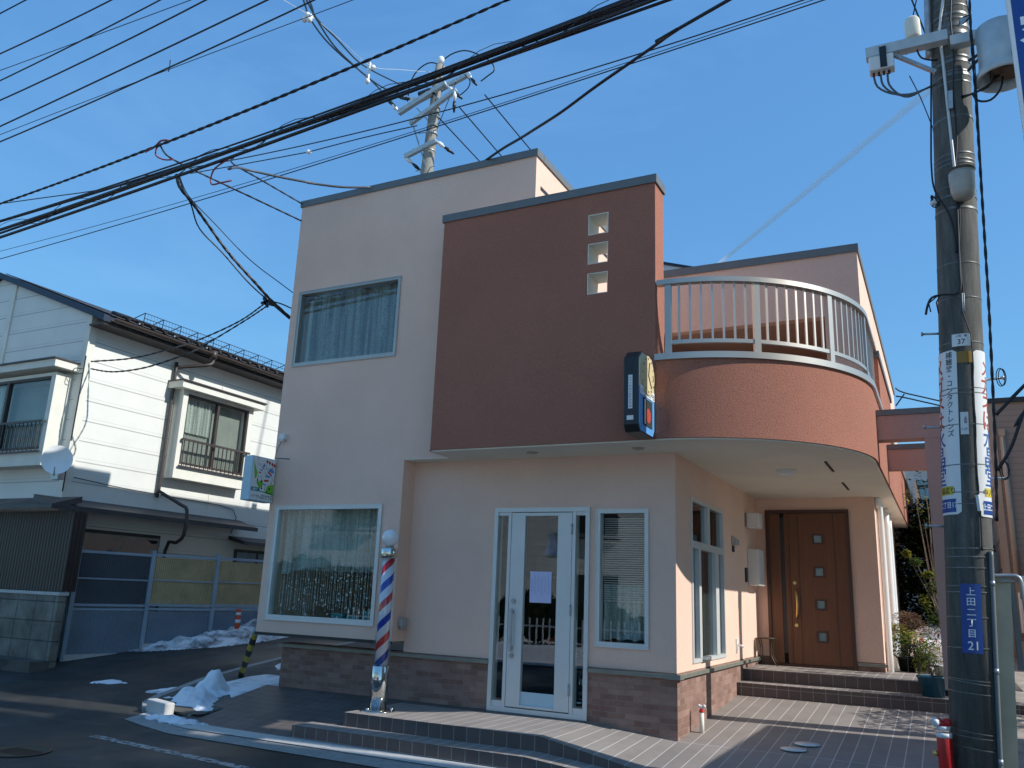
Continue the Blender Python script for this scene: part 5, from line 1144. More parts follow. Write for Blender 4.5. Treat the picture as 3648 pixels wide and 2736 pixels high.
# ------------------------------------------------------------------ neighbour on the right
NB = thing('neighbour_house', 'taupe clad building with a dark roof edge at the right edge of the photo', 'building', (5, 7, 0))
am = MB(); am.box(3.532, 11, 9.0, 22, -.2, 5.20); am.build('wall', Mt['taupe'], NB)
am = MB(); am.box(3.49, 11.06, 8.94, 22.06, 5.201, 5.29); am.build('roof_edge', Mt['dark'], NB)
for b_ in ((3.511, 3.531, 8.98, 22, .2, 5.2), (3.533, 3.63, 8.98, 8.999, .1, 5.2)):
    am = MB(); am.box(*b_); am.build('corner_board', Mt['taupe_board'], NB)
am = MB()
for z in [.6+.5*k for k in range(9)]: am.box(3.505, 3.5105, 9.06, 22, z, z+.015)
am.build('board_joint', Mt['iron'], NB)
am = MB(); am.tube([(3.72, 8.94, 4.6), (3.72, 8.94, 1.2)], .045, 12); am.box(3.67, 3.77, 8.89, 8.99, 4.55, 4.68); am.build('downpipe', Mt['taupe_board'], NB)
am = MB(); am.box(3.70, 5.2, 8.88, 8.999, .98, 1.69); am.build('meter_cabinet', Mt['white_plastic'], NB, bevel=.02)
am = MB(); am.box(3.60, 7, 8.2, 8.99, .1, .85); am.build('lower_step', Mt['taupe_board'], NB)
sheet('neighbour_lot', pm('pale_gravelly_ground', (.34, .29, .24), .9, var=.25, vs=4, bump=.6, bs=70), fr(2.86, 9, 1.0), fr(-1.2, 8.95, .8), lambda x, y: .02+.06*y)
WB = thing('white_house', 'pale house with a wide window glimpsed behind the garden trees', 'building', (2.5, 17, 0))
am = MB(); am.box(.8, 4.5, 16, 22, 0, 5.3); am.build('wall', Mt['cream_flat'], WB)
wfb = MB(); wfb.box(1.95, 2.9, 15.95, 15.998, 3.90, 4.76); wf = wfb.build('window', Mt['alu_white'], WB)
am = MB(); am.face([(2.0, 15.94, 3.96), (2.85, 15.94, 3.96), (2.85, 15.94, 4.70), (2.0, 15.94, 4.70)]); am.build('pane', Mt['glass_dark'], wf)
am = MB(); am.box(2.0, 2.85, 15.945, 15.949, 3.96, 4.70); am.build('curtain', Mt['roomlight'], wf)
am = MB(); am.box(1.60, 1.66, 15.9, 15.99, 1, 5.3); am.box(1.85, 1.9, 15.92, 15.99, 1, 4.4); am.build('downpipe', Mt['white'], WB)

# ------------------------------------------------------------------ cream house across the alley
H2 = thing('cream_house', 'cream clad two storey house with brown gutter and dark gable roof across the alley', 'house', (-13.7, 6, 0))
hx, hy = -10.75, .225; CR = Mt['cream']
am = MB(); am.prism([(-16.65, -.2), (hx, -.2), (hx, 5.93), (-13.7, 7.03), (-16.65, 5.93)], hy, 13, axis='y'); am.build('wall', CR, H2)
am = MB(); am.prism([(-13.7, 7.10), (-10.30, 5.82), (-10.30, 5.70), (-13.7, 6.98), (-17.1, 5.70), (-17.1, 5.82)], hy-.10, 13.2, axis='y'); am.build('roof', Mt['roof_edge'], H2)
am = MB(); am.prism([(-13.7, 7.125), (-10.27, 5.84), (-10.27, 5.825), (-13.7, 7.11)], hy+.02, 13.1, axis='y')
for k in range(46):
    y = hy+.35+k*.275; am.cyl((-10.22, y, 5.862), (-10.7, y, 6.03), .040, n=8)
am.build('roof_tiles', Mt['tiles'], H2)
am = MB(); am.box(-10.73, -10.34, hy-.06, 13, 5.66, 5.69); am.build('eave_board', Mt['gutter'], H2)
am = MB(); n = 10
ga = [(-10.245+.065*cos(pi+pi*k/n), 5.775+.065*sin(pi+pi*k/n)) for k in range(n+1)]
gi = [(-10.245+.058*cos(pi+pi*k/n), 5.777+.058*sin(pi+pi*k/n)) for k in range(n+1)][::-1]
am.prism(ga+gi, hy+.05, 13, axis='y'); am.build('gutter', Mt['gutter'], H2)
for k in range(9):
    y = .75+k*.8; am = MB(); am.box(-10.33, -10.17, y, y+.025, 5.80, 5.83); am.build('gutter_bracket', Mt['galv'], H2)
am = MB(); am.tube([(-10.25, 2.62, 5.74), (-10.25, 2.62, 5.58), (-10.30, 2.50, 5.50), (-10.66, 2.16, 5.40), (-10.68, 2.12, 5.30), (-10.68, 2.12, 3.0), (-10.68, 2.12, 2.95), (-10.35, 2.38, 2.72), (-10.22, 2.45, 2.60), (-10.22, 2.45, 2.15), (-10.4, 2.45, 2.0), (-10.66, 2.45, 1.85), (-10.66, 2.45, .1)], .034, 10); am.cyl((-10.25, 2.62, 5.66), (-10.25, 2.62, 5.82), .07, .085, n=14); am.build('downpipe', Mt['gutter'], H2)
# snow guard on the roof
sg = MB()
for k in range(11):
    y = .95+k*.42; zb2 = 5.90; sg.bar((-10.32, y, zb2), (-10.30, y, zb2+.20), .012, .012); sg.bar((-10.62, y, zb2+.12), (-10.30, y, zb2+.20), .012, .012); sg.bar((-10.62, y, zb2+.12), (-10.32, y, zb2+.02), .012, .012)
for z in (5.93, 6.0, 6.10): sg.bar((-10.31, .95, z), (-10.31, 5.2, z), .010, .010)
for k in range(60): sg.bar((-10.312, .95+k*.07, 5.93), (-10.312, .95+k*.07, 6.10), .003, .003)
sg.build('snow_guard', Mt['roof_edge'], H2)
# corner boards and battens
am = MB(); am.box(hx-.12, hx+.022, hy-.022, hy-.0005, -.1, 5.92); am.box(hx+.0005, hx+.022, hy-.0005, hy+.12, -.1, 5.90); am.build('corner_board', Mt['cream_flat'], H2)
for b_ in ((-13.30, -13.16, hy-.03, hy-.001, 5.0, 6.78), (hx+.001, hx+.01, 3.42, 3.435, 5.1, 5.66), (hx+.001, hx+.01, 3.42, 3.435, 2.5, 3.2)):
    am = MB(); am.box(*b_); am.build('batten', Mt['cream_flat'], H2)
# side window box
def winbox(nm, ax, a0, a1, z0, z1, out_, hood0, hood1, hz, lab):
    """ax 'x': stands out from the +x flank; 'y': stands out from the gable"""
    base = hx if ax == 'x' else hy; s = 1 if ax == 'x' else -1
    def B(mb, u0, u1, d0, d1, q0, q1):
        lo_, hi_ = sorted((base+s*d0, base+s*d1))
        if ax == 'x': mb.box(lo_, hi_, u0, u1, q0, q1)
        else: mb.box(u0, u1, lo_, hi_, q0, q1)
    mb = MB(); B(mb, a0-.12, a1+.12, .001, out_, z0-.28, z0-.0005); B(mb, a0-.12, a0, .001, out_, z0, z1+.1); B(mb, a1, a1+.12, .001, out_, z0, z1+.1); B(mb, a0, a1, .001, out_, z1+.04, z1+.1)
    f_ = mb.build('window', Mt['cream_flat'], H2, label=lab)
    mb = MB(); e = .035; m_ = (a0+a1)/2
    for u0, u1, q0, q1 in ((a0+.001, a1-.001, z1-.0, z1+.039), (a0+.001, a1-.001, z0+.001, z0+.05), (a0+.001, a0+e, z0+.05, z1), (a1-e, a1-.001, z0+.05, z1), (m_-.03, m_+.03, z0+.05, z1)): B(mb, u0, u1, out_-.10, out_-.02, q0, q1)
    mb.build('sash', Mt['gutter'], f_)
    mb = MB(); d = base+s*(out_-.06)
    pts = [(a0+e, z0+.05), (a1-e, z0+.05), (a1-e, z1), (a0+e, z1)]
    mb.face([(d, u, q) if ax == 'x' else (u, d, q) for u, q in pts]); mb.build('pane', Mt['glass'], f_)
    mb = MB(); B(mb, a0+.02, a1-.02, .02, .04, z0+.03, z1); mb.build('room_back', Mt['roomlight'], f_)
    mb = MB(); cols = []
    for i in range(50):
        u = a0+.05+(m_-a0-.1)*i/49; q = base+s*(out_-.16+.015*sin(u*70))
        cols.append([mb.b.verts.new((q, u, z) if ax == 'x' else (u, q, z)) for z in (z0+.05+.45*(z1-z0)*(ax == 'x'), z1)])
    for i in range(49): mb.b.faces.new((cols[i][0], cols[i+1][0], cols[i+1][1], cols[i][1])).smooth = True
    mb.build('curtain', Mt['lace'], f_)
    mb = MB(); B(mb, hood0, hood1, .001, out_+.16, hz-.14, hz-.012); mb.build('hood', Mt['cream_flat'], f_)
    mb = MB(); B(mb, hood0-.02, hood1+.02, .001, out_+.20, hz-.011, hz+.015); mb.build('hood_roof', Mt['gutter'], f_)
    mb = MB(); zr0, zr1 = z0-.06, z0+.46
    B(mb, a0-.06, a1+.08, out_+.05, out_+.08, zr1, zr1+.04); B(mb, a0-.06, a1+.08, out_+.03, out_+.06, zr0, zr0+.03)
    nb_ = int((a1-a0)/.11)
    for k in range(nb_+1): u = a0+(a1-a0)*k/nb_; B(mb, u-.008, u+.008, out_+.055, out_+.071, zr0+.03, zr1)
    B(mb, a0-.05, a0-.02, .02, out_+.05, zr1, zr1+.03); B(mb, a1+.02, a1+.05, .02, out_+.05, zr1, zr1+.03)
    mb.build('window_rail', Mt['gutter'], f_)
winbox('w', 'x', 2.36, 4.02, 3.50, 4.86, .25, 2.05, 4.30, 5.10, 'upper side window with a lace curtain and brown rail')
winbox('w', 'y', -13.6, -11.12, 3.40, 4.66, .32, -13.9, -10.85, 4.96, 'upper gable window with dark rail')
# lean-to canopy round the corner
am = MB(); am.prism([(hx, 2.60), (hx, 2.50), (-10.2, 2.36), (-10.2, 2.44)], hy-.5, 4.35, axis='y'); am.build('canopy', Mt['canopy'], H2)
am = MB(); am.prism([(hy, 2.605), (hy, 2.50), (hy-.52, 2.36), (hy-.52, 2.435)], -16, -10.21, axis='x'); am.build('canopy', Mt['canopy'], H2)
am = MB(); am.prism([(hx, 2.26), (hx, 2.18), (-10.3, 2.08), (-10.3, 2.15)], 4.1, 6.5, axis='y'); am.build('canopy', Mt['canopy'], H2)
am = MB(); am.box(hx, hx+.02, .62, 2.36, 1.9, 2.12); am.build('lintel', Mt['dark'], H2)
am = MB(); am.box(hx, hx+.03, .66, 2.34, .9, 2.06); wf = am.build('window', Mt['trim'], H2)
for a, b in ((.70, 1.47), (1.53, 2.30)):
    am = MB(); am.face([(hx+.034, a, .94), (hx+.034, b, .94), (hx+.034, b, 2.02), (hx+.034, a, 2.02)]); am.build('pane', Mt['glass_dark'], wf)
    am = MB(); am.box(hx+.0305, hx+.0325, a, b, .94, 2.02); am.build('blind', Mt['room'], wf)
am = MB(); am.box(hx, hx+.03, 4.3, 5.6, 1.3, 2.0); wf = am.build('window', Mt['dark'], H2)
am = MB(); am.box(hx+.0305, hx+.036, 4.36, 4.92, 1.36, 1.94); am.box(hx+.0305, hx+.036, 4.98, 5.5, 1.36, 1.94); am.build('pane', Mt['fence_panel'], wf)
# porch of reddish corrugated sheet
am = MB(); am.box(-16, -9.97, -.03, -.01, 1.06, 2.33); am.box(-9.99, -9.97, -.01, .20, 1.06, 2.33); am.build('corrugated_screen', Mt['corr'], H2)
am = MB()
for z in (1.10, 1.66, 2.27): am.box(-16, -10.0, -.009, .02, z, z+.045)
for x in (-12.9, -12.0, -11.1, -10.2): am.box(x, x+.05, -.009, .03, 1.06, 2.3)
am.build('screen_frame', Mt['wood'], H2)
wl = thing('block_wall', 'stained concrete block wall below the corrugated screen at the left edge', 'wall', (-12, -.05, 0))
am = MB(); am.box(-17, -9.95, -.09, .05, -.2, 1.0); am.build('blocks', Mt['block'], wl)
am = MB(); am.box(-17, -9.93, -.11, .07, 1.0, 1.05); am.build('coping', Mt['kerb'], wl)
am = MB(); am.box(-17, -9.9, -.42, -.10, -.3, .02); am.build('footing', Mt['soil'], wl)
# cables and small fittings at the house corner
dsh = thing('satellite_dish', 'round white satellite dish on the corner of the cream house', 'satellite dish', (-10.45, -.1, 3.1))
nn_ = Vector((.78, -.60, .22)).normalized(); a1_ = nn_.cross(Vector((0, 0, 1))).normalized(); a2_ = a1_.cross(nn_)
am = MB(); C0 = Vector((-10.42, -.20, 3.17)); rings = []
for k in range(7):
    r = .235*k/6; rings.append([am.b.verts.new(C0-nn_*.07*(1-(k/6)**2)+a1_*r*cos(2*pi*q/32)+a2_*r*1.08*sin(2*pi*q/32)) for q in range(32)] if k else None)
c_ = am.b.verts.new(C0-nn_*.07)
for q in range(32): am.b.faces.new((c_, rings[1][q], rings[1][(q+1) % 32])).smooth = True
for k in range(1, 6):
    for q in range(32): am.b.faces.new((rings[k][q], rings[k+1][q], rings[k+1][(q+1) % 32], rings[k][(q+1) % 32])).smooth = True
am.build('dish', Mt['white'], dsh)
am = MB(); am.tube([C0-a2_*.25, C0-a2_*.30+nn_*.06, C0-a2_*.20+nn_*.20], .010, 8); am.box(-10.62, -10.45, -.12, .0, 2.86, 3.02); am.bar((-10.72, .12, 2.95), (-10.5, -.06, 3.0), .03, .03); am.build('feed_arm', Mt['galv'], dsh)
am = MB(); am.tube([(-10.70, .19, 5.10), (-10.69, .18, 4.5), (-10.715, .19, 3.6), (-10.71, .19, 2.7)], .012, 6); am.tube([(-10.70, .17, 4.85), (-10.80, .1, 4.86), (-10.86, .1, 4.8), (-10.78, .1, 4.75), (-10.72, .18, 4.78)], .007, 6); am.build('wall_cable', Mt['cable'], H2)
am = MB(); am.tube([(-10.70, .35, 2.96), (-10.71, 1.4, 2.90), (-10.72, 2.6, 2.87), (-10.72, 4.1, 2.80), (-10.72, 4.12, 2.3)], .008, 6); am.build('wall_cable', Mt['cable'], H2)
am = MB(); am.box(-10.72, -10.66, .14, .2, 3.38, 3.56); am.build('cable_box', Mt['cream_flat'], H2)

# ------------------------------------------------------------------ fence
FN = thing('alley_fence', 'blue grey metal fence with corrugated lower and ochre upper panels along the alley', 'fence', (-10.2, 2, 0))
P0 = Vector((-10.38, .45, 0)); FD = Vector((.52, 2.58, 0)); fdn = FD.normalized(); fn = Vector((fdn.y, -fdn.x, 0))
def fp(t): return P0+FD*t
def fbar(t0, t1, z0, z1, th, name, mat, off=0, u0=0, u1=0):
    a = fp(t0)+fdn*u0; b = fp(t1)-fdn*u1; c = (a+b)/2+fn*off; mb = MB()
    mb.obox((c.x, c.y, (z0+z1)/2), fdn, fn, (0, 0, 1), (b-a).length/2, th/2, (z1-z0)/2); mb.build(name, mat, FN)
ts = [0, .5, 1, 1.5, 2, 2.5, 3]
for t in ts:
    c = fp(t); zb2 = T(c.x, c.y)-.1; mb = MB(); mb.obox((c.x, c.y, (zb2+1.80+.03*t)/2), fdn, fn, (0, 0, 1), .035, .035, (1.80+.03*t-zb2)/2); mb.build('post', Mt['fence'], FN)
c = P0-fdn*.14+fn*.05; mb = MB(); mb.obox((c.x, c.y, .83), fdn, fn, (0, 0, 1), .025, .025, .88); mb.build('post', Mt['alu_white'], FN)
for t0, t1 in zip(ts[:-1], ts[1:]):
    for z0, z1 in ((1.70, 1.745), (1.27, 1.295), (.83, .87), (.76, .80)): fbar(t0, t1, z0+.03*t0, z1+.03*t0, .04, 'rail', Mt['fence'], 0, .036, .036)
    zb2 = T(*fp(t1)[:2])+.02
    fbar(t0, t1, min(zb2, T(*fp(t0)[:2])), .76, .008, 'lower_panel', Mt['fence_panel'], 0, .036, .036)
    fbar(t0, t1, .87, 1.70, .006, 'upper_panel', Mt['fence_clear'] if t0 == 0 else Mt['ochre'], -.001, .036, .036)
    fbar(t0, t1, min(T(*fp(t0)[:2]), zb2)-.15, T(*fp(t0)[:2])+.10, .10, 'footing', Mt['kerb'], .0)
    if t0 > 0:
        c = fp(t0+.22)-fn*.03; mb = MB(); mb.obox((c.x, c.y, 1.28), fdn, fn, (0, 0, 1), .02, .01, .40); mb.build('batten', Mt['beige_post'], FN)

# ------------------------------------------------------------------ across the street (seen only as reflections) and added unseen shade casters
OB = thing('opposite_house', 'long cream house across the street, seen only in the window reflections', 'house', (-10, -26, -.36))
am = MB(); am.box(-26, 3, -34, -24, -.4, 6.6); am.build('wall', Mt['cream'], OB)
am = MB(); am.prism([(-24, 6.6), (-23.4, 6.6), (-29, 8.2), (-34.6, 6.6)], -26.5, 3.5, axis='x'); am.build('roof', Mt['roof_edge'], OB)
for x in (-21, -16, -11, -6.5, -2):
    for z in (.9, 3.9):
        mb = MB(); mb.box(x-.9, x+.9, -23.99, -23.95, z, z+1.3); mb.build('window', Mt['room'], OB)
    mb = MB()
    for k in range(19): mb.box(x-.95+k*.1, x-.935+k*.1, -23.6, -23.58, 3.7, 4.5)
    mb.box(x-1, x+1, -23.62, -23.56, 4.5, 4.55); mb.box(x-1, x+1, -23.9, -23.56, 3.62, 3.7); mb.build('window_rail', Mt['dark'], OB)
sheet('bounce_lot', pm('pale_bounce_ground', (.84, .81, .76), .9, var=.06, vs=1), [-90, -20, 0, 20, 90], [-90, -40, -23.9, -10.2], lambda x, y: -.33)  # unseen pale ground added to bounce warm light onto the shop front
OB.rotation_euler = (0, 0, R(-20))
OF = thing('white_fence', 'low white picket fence across the street, seen in the door glass', 'fence', (-8, -13, -.36))
am = MB()
for k in range(70): am.box(-14+k*.2, -13.96+k*.2, -13.02, -13, -.36, .70)
am.box(-14, 0, -13.05, -13.02, .45, .5); am.build('pickets', Mt['white'], OF)
hg = thing('hedge', 'dark rounded hedge across the street, seen only in the window reflections', 'hedge', (-15, -20, -.33)); rs = random.Random(21)
mb = MB()
for k in range(42):
    x = -38+k*.95; h = 1.45+.35*sin(k*.7)+rs.uniform(-.2, .2)+(1.3*math.exp(-((x+21)/3.0)**2))
    leaves(mb, (x, -18.5+rs.uniform(-.3, .3), -.3+h*.5), (.8, .7, h*.55), 330, .10, rs, .9, .5); mb.sphere((x, -18.7, -.3+h*.5), .72, 12, h*.5/.72)
mb.build('foliage', Mt['leaf_dark'], hg)
mound('snow_bank', [(-13, -12.6), (-1, -12.6), (-1, -11.6), (-6, -11.3), (-13, -11.8)], lambda x, y: .35, Mt['snow'], 'snow bank along the far side of the street', amp=.08, res=.25)
# parked car across the street
car = thing('parked_car', 'silver hatchback parked across the street, seen only in the window reflection', 'car', (-4.2, -9.9, -.36))
am = MB(); prof = [(-6.2, -.12), (-6.25, .30), (-6.1, .52), (-5.5, .60), (-5.0, 1.02), (-4.4, 1.12), (-3.2, 1.08), (-2.6, .68), (-2.15, .60), (-2.1, -.12)]
am.prism(prof, -10.7, -9.1, axis='y'); am.build('body', pm('silver_car_paint', (.45, .5, .55), .25, .5, coat=.8), car, bevel=.06)
am = MB(); am.prism([(-5.35, .62), (-4.95, .97), (-4.4, 1.05), (-3.3, 1.02), (-2.8, .66)], -10.72, -9.08, axis='y'); am.build('side_window', Mt['black'], car)
for x in (-5.45, -2.9):
    for y in (-9.15, -10.65):
        am = MB(); am.cyl((x, y-.1, -.06), (x, y+.1, -.06), .30, n=24); wv = am.build('wheel', Mt['black'], car)
        am = MB(); am.cyl((x, y-.105, -.06), (x, y+.105, -.06), .17, n=20); am.build('rim', Mt['chrome'], wv)
for y in (-9.35, -10.45):
    am = MB(); am.box(-2.13, -2.08, y-.12, y+.12, .35, .5); am.build('tail_light', Mt['red'], car)
car.location.x += 2.2
NB2 = thing('street_shade_block', 'tall grey block added out of view up the street to shade the road', 'building', (15, -8, -.36))  # added out of view so its shadow darkens the road
am = MB(); am.box(8.5, 21, -9.5, -.86, -.4, 13.0); am.build('wall', Mt['gutterc'], NB2)
am = MB(); am.box(8.4, 21.1, -9.6, -.80, 13.001, 13.3); am.build('roof_edge', Mt['dark'], NB2)
for x in (10, 13, 16, 19):
    for z in (1.5, 5, 8.5):
        mb = MB(); mb.box(x, x+1.6, -.859, -.83, z, z+1.4); mb.build('window', Mt['room'], NB2)
SD = thing('yard_shade_shed', 'low shed added out of view so its roof line shades the tiled yard', 'shed', (5, .4, 0))  # unseen, placed for the shadow edge across the yard
am = MB(); am.box(4.0, 6.5, -.60, 1.38, -.2, 2.28); am.build('wall', Mt['taupe_board'], SD)
am = MB(); am.prism([(3.92, 2.30), (6.6, 2.40), (6.6, 2.46), (3.92, 2.36)], -.68, 1.42, axis='y'); am.build('roof', Mt['dark'], SD)
plant('added_shade_shrub', 'leafy shrub added out of view beyond the right edge to cast dappled shade on the yard', (4.4, 2.4, 0), [(4.3, 2.0, 1.5), (4.4, 2.5, 1.7), (4.3, 3.0, 1.55), (4.5, 2.2, .9), (4.4, 2.8, 1.0), (4.2, 3.4, 1.4)], [(.45, .4, .45)]*6, (('leaf', -1),), 420, .05, .03, seed=23)  # put in out of view for its leafy shadow
gs = thing('garden_shade_screen', 'brown board screen added out of view beyond the right edge to shade the garden snow', 'fence', (4.1, 8.4, 0))  # unseen screen added to keep the sun off the garden snow
am = MB(); am.box(4.08, 4.12, 7.0, 9.9, -.1, 2.5); am.build('boards', Mt['taupe_board'], gs)
for y in (7.0, 8.4, 9.9):
    am = MB(); am.box(4.05, 4.15, y-.05, y+.05, -.1, 2.6); am.build('post', Mt['taupe_board'], gs)

# ------------------------------------------------------------------ utility pole behind the shop
q = lambda x, z: Vector((x, 5.9, z))
FP = thing('utility_pole', 'far concrete utility pole with crossarms and insulators rising behind the flat roof', 'utility pole', (-7.9, 5.9, Ta(-9, 5.9)))
am = MB(); am.tube([q(-8.05, .4), q(-7.65, 10.85), q(-7.59, 12.1), q(-7.52, 13.4), q(-7.47, 13.75)], [.20, .152, .125, .115, .11], 24); am.build('shaft', Mt['pole_far'], FP)
for nm, a, b, w_, h_, y_ in (('a', (-8.20, 11.36), (-7.34, 11.58), .09, .11, -.16), ('b', (-8.12, 12.22), (-6.86, 12.82), .09, .10, -.17), ('c', (-8.46, 12.58), (-7.15, 13.06), .10, .12, -.2), ('d', (-8.2, 13.02), (-6.70, 13.40), .09, .10, .14)):
    am = MB(); am.bar((a[0], 5.9+y_, a[1]), (b[0], 5.9+y_, b[1]), w_, h_); am.build('crossarm', Mt['galv_light'], FP)
def insul(p, d, sc_=1):
    p = Vector(p); d = Vector(d).normalized(); am = MB()
    am.tube([p, p+d*.10*sc_, p+d*.12*sc_, p+d*.22*sc_, p+d*.24*sc_, p+d*.30*sc_], [.02, .035*sc_, .055*sc_, .055*sc_, .035*sc_, .02], 12); o = am.build('insulator', Mt['porcelain'], FP)
    am = MB(); am.tube([p+d*.30*sc_, p+d*.42*sc_, p+d*.60*sc_], [.03, .045, .02], 8); am.build('cable_clamp', Mt['black'], FP)
for p, d in (((-6.72, 5.9, 13.36), (.5, 0, -.7)), ((-7.12, 5.7, 12.98), (.5, .2, -.5)), ((-6.88, 5.7, 12.80), (-.1, .2, -1)), ((-8.46, 5.7, 12.62), (-.5, -.2, .6)), ((-8.0, 5.9, 12.95), (-.8, -.2, .15)), ((-8.2, 5.9, 13.02), (-.7, -.2, .2)), ((-8.2, 5.7, 11.36), (.3, .4, -.3)), ((-7.34, 5.7, 11.58), (.4, .5, -.3))): insul(p, d, .9)
am = MB(); am.sphere((-7.43, 5.85, 13.86), .09, 14, 1.2); am.build('top_insulator', Mt['porcelain'], FP)
for z in (12.1, 11.9, 11.45, 12.6, 12.35, 12.45, 10.95, 13.1):
    x = -7.65+(z-10.85)*.06; am = MB(); am.cyl((x, 5.9, z-.02), (x, 5.9, z+.02), .142 if z < 12.2 else .132, n=24); am.build('band', Mt['galv'], FP)
for z, s_ in ((11.93, 1), (11.95, -1), (10.98, 1), (10.95, -1)):
    x = -7.62; am = MB(); am.cyl((x, 5.85, z), (x+s_*.28, 5.8, z), .012, n=8); am.build('step_bolt', Mt['galv'], FP)
am = MB(); am.tube([q(-8.37, 13.0), q(-8.33, 13.5), q(-8.15, 13.8), q(-7.85, 13.93), q(-7.6, 13.85), q(-7.5, 13.7)], .016, 7); am.build('jumper', Mt['cable'], FP)
am = MB(); am.tube([q(-7.70, 13.5), q(-7.5, 13.8), q(-7.2, 13.98), q(-6.8, 13.98), q(-6.4, 13.75), q(-6.05, 13.45), q(-5.95, 13.2), q(-6.1, 13.1), q(-6.3, 13.0)], .016, 7); am.build('jumper', Mt['cable'], FP)
am = MB(); am.tube([q(-6.75, 13.3), q(-6.6, 13.1), q(-6.65, 12.9), q(-6.9, 12.75)], .014, 7); am.build('jumper', Mt['cable'], FP)
for a, b in (((-8.0, 12.1), (-7.6, 11.0)), ((-7.7, 13.1), (-7.3, 12.6)), ((-7.95, 12.6), (-7.62, 12.2))):
    am = MB(); am.bar((a[0], 5.72, a[1]), (b[0], 5.76, b[1]), .03, .03); am.build('brace', Mt['galv'], FP)
am = MB(); am.box(-7.75, -7.45, 5.68, 5.78, 12.86, 13.02); am.cyl((-7.9, 5.7, 12.95), (-7.55, 5.7, 12.98), .06, n=12); am.build('switch', Mt['black'], FP)

